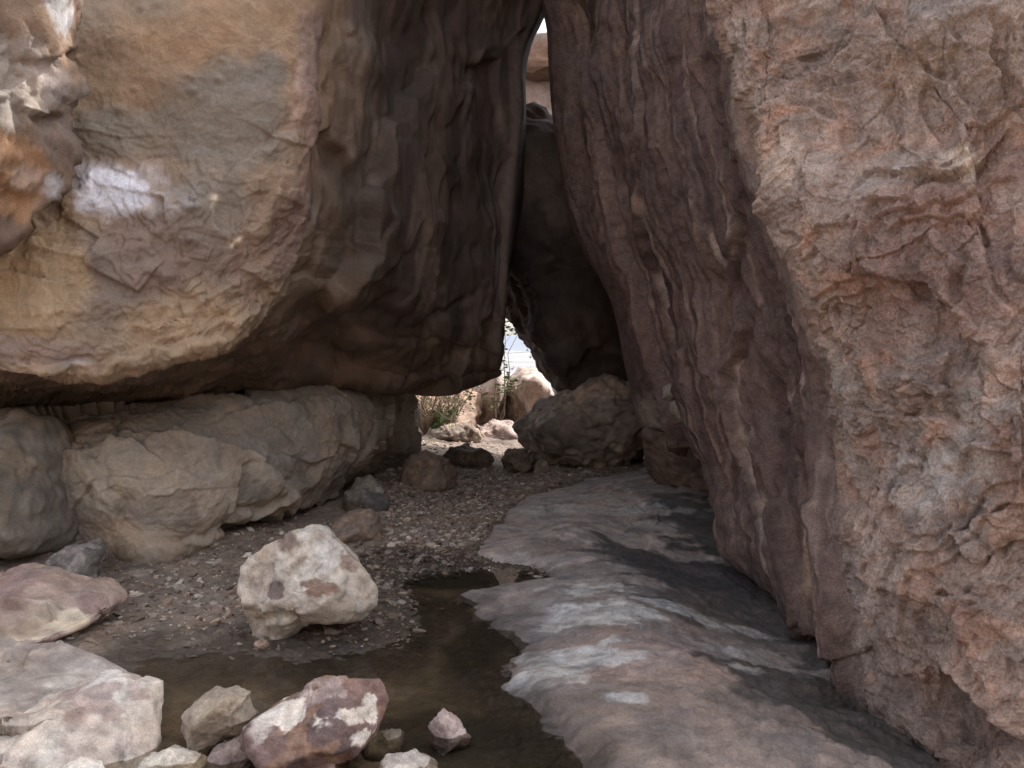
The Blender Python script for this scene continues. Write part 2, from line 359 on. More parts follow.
    C = C * np.array((1.0, .96, .95))
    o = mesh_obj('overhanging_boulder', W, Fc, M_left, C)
    tag(o, 'enormous overhanging boulder with a white smear on its tan face, above the ledge rock', 'boulder', 'giant boulders forming the passage')
L_boulder()

# ------------------------------------------------------------------ RIGHT LEANING BOULDER
def R_boulder():
    rows = []
    def row(px, py, d): rows.append(P(np.array(px, float), np.array(py, float) * np.ones(len(px)), np.array(d, float)))
    # columns: 0 back-left, 1 silhouette, 2-5 streaked side, 6 recess, 7 arris, 8-10 pink face, 11-12 off right, 13-14 behind
    back = [13.0, 11.5]
    row([700, 520, 560, 600, 650, 700, 740, 760, 830, 930, 1030, 1200, 1600, 1400, 1000], -560, [12, 9.0, 8.2, 7.6, 7.0, 6.4, 6.0, 5.6, 5.3, 5.0, 4.9, 4.9, 5.2, 10, 12])
    row([640, 505, 545, 585, 630, 675, 712, 722, 800, 910, 1010, 1200, 1700, 1500, 900], -220, [10.5, 8.4, 7.6, 6.85, 6.1, 5.35, 4.85, 4.3, 3.95, 3.7, 3.55, 3.5, 3.9, 9, 11])
    row([640, 545, 577, 612, 650, 690, 719, 726, 800, 900, 1000, 1180, 1700, 1500, 900], 0, [10.5, 8.2, 7.5, 6.7, 5.9, 5.2, 4.8, 3.95, 3.7, 3.45, 3.25, 3.2, 3.6, 9, 11])
    row([640, 551, 582, 618, 658, 700, 726, 733, 805, 905, 1005, 1180, 1700, 1500, 900], 70, [10.5, 8.2, 7.45, 6.65, 5.85, 5.2, 4.8, 3.9, 3.65, 3.4, 3.2, 3.1, 3.6, 9, 11])
    row([650, 559, 590, 626, 664, 706, 737, 745, 812, 908, 1005, 1180, 1700, 1500, 900], 135, [10.5, 8.15, 7.4, 6.6, 5.8, 5.15, 4.75, 3.85, 3.6, 3.35, 3.15, 3.0, 3.6, 9, 11])
    row([660, 574, 608, 644, 682, 727, 764, 773, 832, 915, 1008, 1180, 1700, 1500, 900], 225, [10.5, 8.1, 7.3, 6.5, 5.7, 5.0, 4.6, 3.78, 3.5, 3.25, 3.05, 2.95, 3.6, 9, 11])
    row([670, 607, 634, 666, 704, 750, 790, 800, 850, 925, 1012, 1180, 1700, 1500, 900], 290, [10.5, 7.95, 7.2, 6.4, 5.6, 4.9, 4.5, 3.72, 3.45, 3.2, 3.0, 2.9, 3.6, 9, 11])
    row([680, 628, 655, 690, 728, 772, 818, 828, 868, 935, 1018, 1180, 1700, 1500, 900], 375, [10.5, 7.8, 7.05, 6.3, 5.5, 4.75, 4.3, 3.68, 3.4, 3.15, 2.95, 2.85, 3.6, 9, 11])
    row([690, 638, 672, 705, 742, 788, 826, 836, 876, 942, 1020, 1180, 1700, 1500, 900], [415, 415, 425, 450, 470, 470, 470, 470, 470, 470, 470, 470, 470, 470, 470], [10.5, 7.75, 6.95, 6.1, 5.35, 4.6, 4.15, 3.68, 3.38, 3.1, 2.9, 2.8, 3.6, 9, 11])
    row([690, 645, 680, 714, 752, 800, 832, 850, 884, 948, 1024, 1180, 1700, 1500, 900], [430, 430, 432, 488, 545, 575, 590, 600, 605, 610, 615, 600, 600, 600, 600], [10.3, 7.7, 6.85, 5.95, 4.85, 4.15, 3.78, 3.55, 3.26, 3.02, 2.85, 2.75, 3.6, 9, 11])
    row([690, 648, 684, 722, 768, 812, 845, 872, 905, 960, 1030, 1180, 1700, 1500, 900], [434, 436, 436, 515, 594, 636, 652, 672, 690, 700, 715, 720, 720, 720, 600], [10.3, 7.85, 7.0, 5.9, 4.75, 4.05, 3.7, 3.5, 3.22, 2.98, 2.8, 2.7, 3.6, 9, 11])
    row([690, 655, 700, 742, 785, 830, 862, 890, 925, 975, 1035, 1180, 1700, 1500, 900], [438, 440, 446, 520, 597, 650, 690, 730, 770, 810, 830, 820, 800, 700, 600], [10.3, 8.2, 7.5, 6.5, 5.2, 4.35, 3.75, 3.4, 3.05, 2.8, 2.8, 2.75, 3.6, 9, 11])
    g = rows[-1].copy(); g[:, 2] = -.6; g[:, 1] += np.array([.3, .5, .5, .6, .6, .5, .3, .1, .1, .1, .1, .1, .1, 0, 0]); g[:, 0] += .35
    g[1:4, 0] += .5
    rows.append(g); rows.append(np.repeat(g.mean(0)[None], 15, 0))
    rows.insert(0, np.repeat(rows[0].mean(0)[None] + np.array([0, 0, .8]), 15, 0))
    grid = np.array(rows)
    useg = [16, 60, 80, 90, 90, 80, 40, 110, 120, 120, 110, 50, 20, 12, 14]
    vseg = [6, 26, 90, 60, 60, 80, 66, 80, 90, 110, 60, 40, 16, 6]
    V, Fc, N, U, VV, CI, RI = loft(grid, useg, vseg)
    sn = Snap(V, N)
    side = (1 - sstep(6.55, 6.95, CI)) * sstep(.3, .9, CI)
    face = 1 - side
    UVW = np.stack([U, VV, U * .2], 1)
    wu = UVW.copy(); wu[:, 0] += .22 * fbm(V, .7, 2, 8) * .5
    amp = sstep(1.0, 2.2, CI); disp = .08 * fbm(V, 1.0, 4, 3.0) * (.25 + .75 * amp)
    disp += side * amp * (.018 * ridged(wu, (2.2, .35, 1), 4, 2.0, .45) + .10 * terr(fbm(wu, (1.2, .4, 1), 4, 9.0), 3.5, .1) + .075 * chips(wu, (1.7, .5, 1), 3.3) + .018 * chips(wu, (7, 2.5, 2), 5.3) + .006 * fbm(wu, (18, 2.2, 1), 3, 19.0) + .02 * fbm(V, 8, 3, 2.2))
    f1 = fbm(V * [1, 1, .8] + .16 * np.stack([noise(V, 3, 1), noise(V, 3, 2), noise(V, 3, 3)], 1), 1.45, 5, 43.0, .46)
    disp += face * (.030 * chips(V + .1 * fbm(V, 3, 3, 4)[:, None], 2.1, 7.7) + .012 * chips(V, 6.5, 2.7) + .13 * terr(f1, 4.0, .09) + .022 * terr(fbm(V, 5.5, 4, 60.0), 3, .12) + .008 * ridged(V, 13, 3, 5.0) + .009 * fbm(V, 34, 3, 5.0))
    # big relief of the pink face
    bump_at(V, sn, 905, 110, .36, .22, -.07, disp, 2)
    bump_at(V, sn, 790, 175, .17, .17, .06, disp, 2)
    bump_at(V, sn, 905, 470, .30, .30, -.05, disp, 2)
    ledge(V, N, sn, [(740, 112), (765, 100), (790, 98), (820, 108), (832, 118), (840, 140), (855, 175)], .05, .07, disp, 0.5)
    ledge(V, N, sn, [(845, 165), (880, 168), (930, 172), (960, 165), (985, 150), (1012, 118)], -.07, .06, disp, .6)
    ledge(V, N, sn, [(890, 65), (930, 72), (965, 90), (980, 115), (970, 145), (940, 165)], .05, .07, disp, .5)
    ledge(V, N, sn, [(848, 268), (880, 275), (910, 275), (945, 300), (962, 340), (990, 365), (1024, 410)], -.09, .12, disp, .5)
    ledge(V, N, sn, [(830, 380), (860, 385), (890, 412), (930, 410), (960, 425), (990, 440)], .05, .08, disp, .6)
    ledge(V, N, sn, [(950, 500), (930, 590), (985, 600), (1024, 610)], .05, .06, disp, .5)
    ledge(V, N, sn, [(845, 575), (875, 590), (905, 592), (935, 600), (960, 620)], -.05, .08, disp, .6)
    for pts, h, w in (([(880, 190), (865, 230), (872, 262), (900, 270)], .05, .07), ([(940, 175), (935, 230), (955, 260), (950, 300), (985, 330)], .06, .08),
                      ([(985, 190), (980, 250), (1000, 300), (1024, 330)], .05, .06), ([(760, 60), (800, 55), (850, 70), (880, 60)], .03, .06), ([(975, 430), (960, 480), (965, 530), (950, 560)], .05, .07),
                      ([(880, 420), (900, 450), (890, 500), (905, 540), (940, 545)], .04, .06), ([(985, 20), (990, 60), (1005, 100), (1024, 120)], .05, .06), ([(770, 300), (800, 330), (808, 380)], .05, .06)):
        ledge(V, N, sn, pts, h, w, disp, .6)
    ledge(V, N, sn, [(940, 660), (975, 690), (1000, 715), (1024, 745)], -.24, .26, disp, .5, soft=.12)
    ledge(V, N, sn, [(800, 590), (830, 640), (850, 655), (880, 650)], -.05, .07, disp, .6)
    crack(V, N, sn, [(975, 525), (990, 545), (982, 570), (975, 580)], .03, .012, disp)
    crack(V, N, sn, [(812, 395), (830, 400), (860, 410), (900, 412)], .03, .012, disp)
    crack(V, N, sn, [(770, 225), (790, 262), (806, 292), (818, 320)], .08, .03, disp)
    # side: long flutes and ribs
    ledge(V, N, sn, [(648, 60), (655, 140), (650, 200), (658, 260), (672, 320), (690, 400)], .09, .10, disp, .7, soft=.4)
    ledge(V, N, sn, [(742, 150), (738, 210), (730, 270), (742, 330), (735, 380), (745, 440), (765, 520)], .10, .10, disp, .8, soft=.4)
    ledge(V, N, sn, [(700, 40), (690, 130), (700, 220), (712, 300)], -.05, .10, disp, .6, soft=.4)
    ledge(V, N, sn, [(600, 60), (612, 150), (625, 230), (640, 300), (665, 380)], .06, .12, disp, .6, soft=.4)
    bump_at(V, sn, 775, 420, .13, .42, -.13, disp, 2)
    bump_at(V, sn, 815, 440, .05, .30, .06, disp, 1.5)
    disp = soften(disp, sum(useg), .35 * np.reshape(side, (-1, sum(useg))))
    W = V + N * disp[:, None]
    C = mix((.39, .29, .245), (.30, .24, .21), sstep(-.5, .5, fbm(V, 1.7, 4, 31)))
    C = mix(C, (.44, .37, .325), .55 * sstep(.05, .45, fbm(V, 3.1, 4, 77)))
    C = mix(C, (.27, .175, .145), .65 * sstep(.1, .5, fbm(V, 2.3, 5, 99)))
    f = terr(f1, 4.5, .10); C = mix(C, (.53, .30, .21), .35 * sstep(.1, .4, fbm(V, 6, 3, 150)))
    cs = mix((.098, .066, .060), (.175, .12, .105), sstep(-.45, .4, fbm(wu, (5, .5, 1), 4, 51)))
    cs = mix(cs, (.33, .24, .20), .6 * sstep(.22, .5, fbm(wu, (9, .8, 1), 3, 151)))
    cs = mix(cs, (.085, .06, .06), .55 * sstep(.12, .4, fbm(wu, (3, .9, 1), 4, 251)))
    C = mix(C, cs, side)  # dark side: partly its own streaked stone, partly shade put into the colour
    blob(W, sn, 960, 160, .10, .06, (.66, .56, .46), C, .85, .4, .4, 6)
    stroke(W, N, sn, [(925, 175), (955, 170), (985, 155), (1005, 140)], (.66, .58, .50), .03, C, .9)
    stroke(W, N, sn, [(770, 118), (795, 105), (822, 103), (832, 115)], (.60, .30, .20), .025, C, .6)
    blob(W, sn, 940, 55, .5, .3, (.33, .27, .24), C, .55)
    blob(W, sn, 785, 165, .16, .16, (.50, .40, .33), C, .6)
    blob(W, sn, 935, 270, .40, .32, (.25, .165, .14), C, .7)
    blob(W, sn, 920, 485, .2, .12, (.48, .42, .38), C, .6)
    stroke(W, N, sn, [(928, 494), (955, 494)], (.75, .72, .72), .012, C, .9, .01)
    blob(W, sn, 870, 560, .14, .2, (.50, .38, .33), C, .6)
    blob(W, sn, 828, 560, .07, .2, (.55, .42, .35), C, .6)
    blob(W, sn, 805, 560, .12, .2, (.36, .245, .17), C, .75)
    blob(W, sn, 775, 430, .12, .42, (.12, .08, .08), C, .8)
    blob(W, sn, 655, 415, .35, .2, (.27, .23, .20), C, .8)
    blob(W, sn, 925, 725, .3, .2, (.20, .14, .12), C, .6)
    for pts in ([(648, 90), (655, 160), (652, 210)], [(662, 270), (672, 320), (676, 350)], [(745, 420), (752, 470), (768, 530), (775, 560)], [(733, 220), (730, 260)],
                [(614, 170), (620, 215), (632, 250)], [(690, 185), (708, 225), (720, 260)], [(735, 360), (742, 400)], [(790, 400), (806, 430)]):
        stroke(W, N, sn, pts, (.48, .37, .31), .035, C, .8, .03)
    stroke(W, N, sn, [(740, 640), (800, 652), (850, 656), (900, 660), (940, 664)], (.36, .29, .26), .04, C, .8)
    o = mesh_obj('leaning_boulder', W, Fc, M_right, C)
    tag(o, 'enormous pink boulder leaning in from the right, with a dark streaked side', 'boulder', 'giant boulders forming the passage')
R_boulder()

# ------------------------------------------------------------------ LOW BROWN LEDGE ROCK
def W_boulder():
    rows = []
    def row(px, py, d): rows.append(P(np.array(px, float), np.array(py, float) * np.ones(len(px)), np.array(d, float)))
    px = [20, 48, 100, 165, 240, 310, 365, 402, 418, 440, 250, 60]
    row([20, 48, 100, 165, 240, 310, 360, 395, 408, 385, 250, 60], [418, 410, 404, 398, 392, 385, 382, 388, 398, 396, 386, 390], [6.9, 6.6, 6.4, 6.4, 6.8, 7.1, 7.7, 8.4, 8.8, 9.4, 9.6, 8])
    row([18, 46, 98, 165, 240, 310, 362, 398, 414, 390, 250, 60], [428, 417, 412, 408, 404, 399, 394, 397, 412, 410, 400, 405], [5.9, 5.7, 5.5, 5.5, 5.9, 6.4, 7.1, 8.1, 8.7, 9.4, 9.8, 8])
    row([22, 52, 105, 170, 235, 310, 366, 402, 418, 390, 250, 60], [450, 440, 436, 432, 440, 432, 424, 420, 432, 430, 420, 420], [5.45, 5.3, 5.12, 5.2, 5.62, 6.2, 6.95, 8.0, 8.65, 9.4, 10, 8.2])
    row([30, 60, 112, 170, 232, 300, 362, 402, 416, 390, 250, 60], [490, 480, 475, 472, 474, 468, 456, 446, 450, 450, 450, 450], [5.3, 5.12, 4.95, 5.0, 5.38, 6.0, 6.85, 7.95, 8.65, 9.4, 10, 8.2])
    row([44, 78, 125, 180, 228, 285, 340, 382, 405, 390, 250, 60], [530, 528, 525, 522, 512, 500, 494, 474, 466, 460, 460, 460], [5.35, 5.15, 5.0, 5.05, 5.35, 5.95, 6.9, 7.9, 8.6, 9.4, 10, 8.2])
    row([60, 95, 140, 165, 215, 275, 330, 372, 402, 390, 250, 60], [550, 552, 560, 562, 540, 522, 510, 488, 474, 465, 460, 460], [5.5, 5.25, 5.05, 5.08, 5.5, 6.2, 7.1, 8.0, 8.6, 9.4, 10, 8.2])
    g = rows[-1].copy(); g[:, 2] = -.25; g[:9, 1] += .55; rows.append(g)
    rows.append(np.repeat(g.mean(0)[None], 12, 0)); rows.insert(0, np.repeat((rows[0].mean(0) + [0, 0, 0])[None], 12, 0))
    grid = np.array(rows)
    V, Fc, N, U, VV, CI, RI = loft(grid, [20, 50, 65, 70, 70, 55, 40, 24, 16, 14, 14, 20], [10, 20, 40, 50, 50, 44, 24, 6])
    sn = Snap(V, N); disp = .06 * fbm(V, 1.3, 4, 6) + .014 * terr(fbm(V, (2.0, 2.0, 3.0), 4, 22), 4, .12) + .08 * chips(V + .08 * fbm(V, 3, 2, 2)[:, None], (1.2, 1.2, 1.8), 9.1) + .008 * chips(V, (4, 4, 6), 2.1) + .006 * ridged(V, (6, 6, 14), 3, 8) + .006 * fbm(V, 24, 3, 4)
    ledge(V, N, sn, [(120, 425), (170, 432), (205, 448), (240, 462), (262, 472), (292, 492)], .16, .2, disp, .7, .03)
    ledge(V, N, sn, [(205, 425), (235, 415), (280, 405), (330, 398)], .04, .1, disp, .6, .03)
    ledge(V, N, sn, [(150, 545), (200, 528), (245, 508), (280, 488), (310, 470), (335, 450)], .06, .10, disp, .9, .03)
    ledge(V, N, sn, [(240, 512), (290, 500), (335, 495), (345, 470), (330, 445)], -.05, .10, disp, .8, .03)
    ledge(V, N, sn, [(80, 430), (100, 470), (120, 510), (148, 545)], .05, .12, disp, .5, .03)
    crack(V, N, sn, [(345, 495), (350, 465), (372, 440), (375, 415)], .07, .03, disp)
    crack(V, N, sn, [(60, 420), (80, 450), (90, 470)], .03, .02, disp)
    W = V + N * disp[:, None]
    C = mix((.395, .335, .27), (.325, .285, .245), sstep(-.4, .4, fbm(V, 1.6, 4, 31)))
    C = mix(C, (.42, .34, .26), .5 * sstep(.1, .5, fbm(V, (2.5, 2.5, 7), 4, 77)))
    C = mix(C, (.16, .135, .115), .5 * sstep(.1, .45, fbm(V, 3.3, 4, 91)))
    blob(W, sn, 125, 535, .28, .12, (.40, .29, .19), C, .7); blob(W, sn, 190, 440, .4, .15, (.33, .28, .23), C, .6)
    blob(W, sn, 330, 455, .3, .14, (.38, .29, .22), C, .5)
    blob(W, sn, 385, 430, .5, .3, (.33, .29, .245), C, .7)
    o = mesh_obj('ledge_rock', W, Fc, M_left, C)
    tag(o, 'long low brown rock with a stepped layered nose, lying beneath the overhanging boulder', 'boulder')
W_boulder()

# ------------------------------------------------------------------ silhouettes to stones
def stone(name, poly, d0, thick, label, cat='rock', cols=((.30, .24, .19), (.22, .17, .14)), seed=1, level=5, slope=(0, 0), nf=20, p=44,
          amp=.03, group=None, mat=None, blobs=(), ledges=(), strokes=(), patch=None, extra=(), rug=1.0):
    poly = np.array(poly, float); cx, cy = (poly.min(0) + poly.max(0)) / 2
    # keep the centre inside: area centroid
    x, y = poly[:, 0], poly[:, 1]; x2, y2 = np.roll(x, -1), np.roll(y, -1); cr = x * y2 - x2 * y; A = cr.sum() / 2
    cx, cy = ((x + x2) * cr).sum() / (6 * A), ((y + y2) * cr).sum() / (6 * A)
    pts = np.concatenate([[poly[i] * (1 - t) + poly[(i + 1) % len(poly)] * t for t in np.linspace(0, 1, 24, endpoint=False)] for i in range(len(poly))])
    th = np.arctan2(-(pts[:, 1] - cy), pts[:, 0] - cx); rr = np.hypot(pts[:, 0] - cx, pts[:, 1] - cy)
    bins = np.linspace(-np.pi, np.pi, 181); bc = (bins[:-1] + bins[1:]) / 2; Rt = np.interp(bc, np.sort(th), rr[np.argsort(th)], period=2 * np.pi)
    Rt = (np.roll(Rt, 1) + 2 * Rt + np.roll(Rt, -1)) / 4
    D, Fc = ico(level); S = D * faceted(D, seed, nf, p, extra=extra)[:, None]
    a, b, c = S.T; t2 = np.arctan2(b, a); rho = np.hypot(a, b)
    bi = np.clip(((t2 + np.pi) / (2 * np.pi) * 180).astype(int), 0, 179)
    Sm = np.zeros(180); np.maximum.at(Sm, bi, rho); Sm = np.where(Sm < .05, np.nan, Sm); ok = ~np.isnan(Sm); Sm = np.interp(bc, bc[ok], Sm[ok], period=2 * np.pi)
    Sm = (np.roll(Sm, 1) + Sm + np.roll(Sm, -1)) / 3
    sc = np.interp(t2, bc, Rt / Sm, period=2 * np.pi)
    dpx = a * sc; dpy = -b * sc
    dep = d0 + slope[0] * dpx + slope[1] * dpy - c * thick
    # metres at the stone's own middle distance, so the body is a true solid and not a cone of sight
    dm = d0 + slope[0] * dpx + slope[1] * dpy
    base = P(cx + dpx, cy + dpy, dm); V = base.copy(); V[:, 1] = dep
    N = normals(V, Fc); size = (poly.max(0) - poly.min(0)).max() / F * d0
    s = 1 / size; o = seed * 3.7
    disp = size * (.022 * chips(V, 3.2 * s, o) + .008 * chips(V, 8 * s, o + 3)) + size * amp * (.75 * fbm(V, 2.0 * s, 4, o) + .8 * terr(fbm(V, 4.0 * s, 3, o + 5), 3, .12) + rug * (.45 * ridged(V, 8 * s, 4, o + 9) + .3 * fbm(V, 26 * s, 4, o)))
    sn = Snap(V, N)
    for pts_, h, w in ledges: ledge(V, N, sn, pts_, h, w, disp, .6, .15 * w, 3 / w * .3, soft=.2)
    W = V + N * disp[:, None]
    C = mix(cols[0], cols[1], sstep(-.3, .3, fbm(V, 2.6 * s, 5, o + 20)))
    if len(cols) > 2: C = mix(C, cols[2], sstep(.12, .24, fbm(V, 3.1 * s, 5, o + 40)))
    for (px, py, rx, rz, col, al) in blobs: blob(W, sn, px, py, rx, rz, col, C, al, .10, .8, 7 * s)
    for (pts_, col, w) in strokes: stroke(W, N, sn, pts_, col, w, C, .9, w, .15 / w)
    C = C * (1 + .35 * fbm(V, 14 * s, 4, o + 60))[:, None]
    ob = mesh_obj(name, W, Fc, mat or M_stone, C)
    return tag(ob, label, cat, group)
def dg(py): return float(G(512, py)[1])

GP = 'loose stones on the passage floor'; PUD = 'stones in the puddle'
# upper-left flake at the edge of the picture
stone('flaked_boulder', [(-160, -60), (-30, -60), (70, -40), (66, 20), (56, 48), (60, 80), (54, 120), (58, 150), (50, 185), (36, 205), (14, 240), (-15, 262), (-80, 262), (-180, 200)], 4.15, .35,
      'rust orange flaked rock with white crusted edges at the upper left', 'boulder', ((.23, .16, .115), (.16, .12, .10), (.28, .235, .20)), 31, 6, amp=.03, rug=1.2, nf=26, mat=M_left,
      ledges=(([(70, 45), (30, 60), (0, 50)], .04, .08), ([(62, 110), (30, 118), (5, 100)], .05, .08), ([(60, 185), (30, 205), (0, 240)], -.05, .08)),
      blobs=((55, 12, .11, .12, (.40, .39, .40), .9), (48, 82, .08, .08, (.33, .29, .28), .7), (42, 180, .13, .07, (.62, .62, .66), .9), (10, 170, .14, .2, (.36, .21, .12), .8), (20, 60, .1, .06, (.36, .31, .28), .7)),
      strokes=(([(58, 188), (40, 205), (14, 238)], (.55, .44, .38), .02),))
stone('grey_boulder', [(-170, 425), (-60, 416), (20, 413), (48, 425), (58, 455), (72, 500), (82, 540), (70, 560), (20, 572), (-60, 578), (-170, 570)], 5.05, .45,
      'smooth grey boulder at the left edge, beside the nose of the brown ledge rock', 'boulder', ((.27, .245, .215), (.21, .19, .17), (.30, .255, .20)), 12, 6, amp=.02, mat=M_left,
      ledges=(([(70, 470), (40, 465), (0, 478)], .03, .1),))
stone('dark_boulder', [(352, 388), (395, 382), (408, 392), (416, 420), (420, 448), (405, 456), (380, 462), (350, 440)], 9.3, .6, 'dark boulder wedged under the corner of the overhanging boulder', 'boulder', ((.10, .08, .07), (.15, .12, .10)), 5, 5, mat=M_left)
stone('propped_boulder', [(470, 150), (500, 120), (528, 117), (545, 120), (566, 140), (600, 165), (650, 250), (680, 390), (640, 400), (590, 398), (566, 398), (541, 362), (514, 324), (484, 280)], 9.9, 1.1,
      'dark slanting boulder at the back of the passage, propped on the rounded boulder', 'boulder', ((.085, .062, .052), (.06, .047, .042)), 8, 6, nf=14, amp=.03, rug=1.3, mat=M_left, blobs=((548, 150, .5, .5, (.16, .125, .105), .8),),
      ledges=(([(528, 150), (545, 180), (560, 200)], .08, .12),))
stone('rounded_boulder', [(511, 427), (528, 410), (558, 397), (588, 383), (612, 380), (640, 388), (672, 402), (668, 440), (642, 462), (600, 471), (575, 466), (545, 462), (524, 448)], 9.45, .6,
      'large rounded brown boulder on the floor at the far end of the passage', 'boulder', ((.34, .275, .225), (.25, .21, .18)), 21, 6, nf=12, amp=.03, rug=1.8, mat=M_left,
      ledges=(([(515, 428), (545, 425), (570, 415), (590, 407), (612, 420), (640, 415)], .06, .14),), blobs=((600, 392, .45, .12, (.50, .37, .28), .8), (570, 440, .5, .25, (.15, .125, .11), .7), (570, 405, .05, .03, (.6, .55, .5), .8)))  # pale blob on top paints in light coming from outside
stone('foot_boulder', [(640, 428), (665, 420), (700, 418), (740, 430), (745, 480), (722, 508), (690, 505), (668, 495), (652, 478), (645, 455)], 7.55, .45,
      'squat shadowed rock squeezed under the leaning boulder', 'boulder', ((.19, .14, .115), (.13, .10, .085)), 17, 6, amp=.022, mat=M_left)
stone('chock_stone', [(663, 388), (671, 383), (678, 388), (678, 396), (671, 400), (664, 397)], 6.5, .09, 'small pale chock stone, upper of two jammed in a crack of the leaning boulder', 'rock', ((.38, .33, .28), (.32, .28, .24)), 3, 4, group='chock stones jammed under the leaning boulder')
stone('chock_stone', [(672, 402), (684, 404), (692, 420), (696, 438), (688, 434), (678, 420), (671, 410)], 6.42, .1, 'pale slanting wedge stone jammed just below the small pale chock stone', 'rock', ((.32, .27, .23), (.26, .22, .19)), 4, 4, group='chock stones jammed under the leaning boulder')

# --- loose stones, back to front
def bs(poly, thick, label, d=None, **k):
    b = max(q[1] for q in poly); d = d or dg(b) + thick * .45
    k.setdefault('group', GP); return stone('loose_rock', poly, d, thick, label, 'rock', **k)
bs([(423, 440), (430, 430), (445, 426), (462, 424), (478, 430), (482, 442), (470, 448), (440, 448)], .3, 'brownish rock just beyond the dark flat rock, near the dry shrub', seed=41, cols=((.24, .19, .15), (.16, .13, .11), (.32, .26, .2)))
bs([(436, 462), (448, 450), (465, 446), (484, 448), (494, 458), (492, 468), (465, 471), (442, 470)], .28, 'dark flat rock on the gravel, left of the rounded boulder', seed=42, cols=((.13, .105, .09), (.19, .15, .12)))
bs([(502, 458), (508, 449), (522, 448), (534, 455), (535, 468), (522, 476), (505, 474)], .2, 'small dark squarish rock against the left foot of the rounded boulder', seed=43, cols=((.16, .125, .10), (.22, .18, .14)))
bs([(534, 466), (540, 460), (548, 462), (550, 470), (542, 474), (535, 473)], .09, 'tiny grey stone between the squarish dark rock and the rounded boulder', seed=44, level=4)
bs([(400, 486), (402, 466), (410, 455), (426, 451), (442, 456), (454, 470), (457, 486), (445, 495), (420, 499), (405, 496)], .28, 'round smooth brown rock at the end of the brown ledge rock', seed=45, cols=((.28, .20, .155), (.22, .165, .13)), amp=.018, p=14)
bs([(341, 516), (346, 495), (356, 480), (370, 476), (384, 486), (391, 502), (386, 520), (365, 528), (348, 526)], .22, 'grey rock with a dark patch leaning on the right end of the ledge rock', seed=46, cols=((.27, .235, .19), (.22, .19, .16)), blobs=((374, 500, .10, .13, (.10, .09, .09), .9),))
bs([(325, 540), (334, 522), (352, 512), (372, 510), (382, 528), (385, 545), (372, 556), (345, 556), (330, 550)], .22, 'squarish brown rock just behind the big white rock', seed=47, cols=((.27, .20, .155), (.22, .17, .135)))
bs([(294, 529), (312, 528), (330, 532), (342, 545), (364, 562), (381, 582), (380, 600), (364, 617), (344, 619), (320, 616), (304, 626), (290, 642), (272, 646), (258, 630), (248, 608), (245, 584), (250, 562), (270, 541)], .3,
   'big angular white rock with dark brown spots at the edge of the water', seed=53, level=6, cols=((.54, .47, .395), (.45, .385, .32), (.56, .51, .455)), amp=.016, nf=16, p=60,
   ledges=(([(255, 610), (275, 598), (300, 595), (330, 585), (350, 570), (378, 572)], .03, .07), ([(268, 628), (262, 600), (275, 580)], .02, .04)),
   blobs=((276, 592, .032, .055, (.17, .125, .11), .95), (318, 588, .075, .035, (.27, .18, .135), .95), (286, 543, .045, .04, (.21, .15, .13), .9), (345, 552, .12, .06, (.26, .19, .16), .85), (262, 572, .06, .16, (.38, .30, .245), .6), (322, 550, .08, .1, (.62, .585, .54), .7)))
bs([(44, 572), (50, 555), (68, 546), (90, 543), (103, 550), (102, 570), (104, 586), (80, 592), (50, 588)], .2, 'small grey rock standing behind the purple-topped slab', seed=54, cols=((.24, .21, .185), (.17, .15, .135), (.33, .29, .26)), amp=.04)
bs([(-120, 590), (-20, 578), (40, 575), (75, 580), (102, 588), (122, 602), (108, 614), (70, 630), (40, 643), (10, 652), (-60, 662), (-120, 655)], .22,
   'flat slab with a purple-brown top and a pale tan corner at the left edge', seed=56, level=6, cols=((.27, .185, .165), (.33, .245, .205), (.40, .32, .26)), amp=.014, p=60, d=3.84, slope=(0, -.006), extra=((0, .5, .8, .5), (0, -.7, .7, .6)),
   ledges=(([(-20, 604), (30, 606), (70, 610), (110, 600)], -.05, .06),), blobs=((55, 622, .13, .09, (.60, .50, .38), .95), (20, 630, .12, .08, (.34, .27, .215), .7), (45, 592, .08, .03, (.44, .34, .29), .7)))
bs([(-150, 655), (-40, 645), (20, 643), (62, 648), (105, 660), (138, 672), (158, 684), (150, 700), (110, 715), (60, 725), (-20, 735), (-150, 740)], .16,
   'broad flat pale grey slab at the lower left, ending in a point over the water', d=3.16, seed=58, level=6, cols=((.40, .34, .30), (.34, .285, .25), (.47, .41, .36)), amp=.008, p=60, extra=((0, .1, 1, .35),), slope=(0, -.0105))
bs([(-60, 800), (-20, 742), (10, 722), (45, 702), (85, 682), (120, 686), (150, 696), (150, 730), (146, 800), (140, 860), (40, 880), (-60, 860)], .24,
   'blocky pinkish white boulder in the lower left corner, in front of the pale grey slab', d=2.72, seed=60, slope=(0, -.002), level=6, cols=((.52, .45, .385), (.43, .35, .30), (.60, .54, .48)), amp=.014, p=60,
   blobs=((85, 700, .14, .035, (.36, .27, .235), .8), (30, 735, .12, .08, (.64, .58, .51), .6)), ledges=(([(20, 720), (70, 712), (110, 702), (150, 705)], .025, .06),))
bs([(186, 722), (190, 707), (206, 700), (228, 691), (242, 700), (252, 715), (250, 728), (238, 736), (220, 743), (200, 738)], .14, 'tan grey angular stone in the water, left of the large red-brown stone', seed=61, cols=((.36, .30, .235), (.30, .25, .20)), amp=.018, group=PUD, extra=((.6, -.3, .8, .6),))
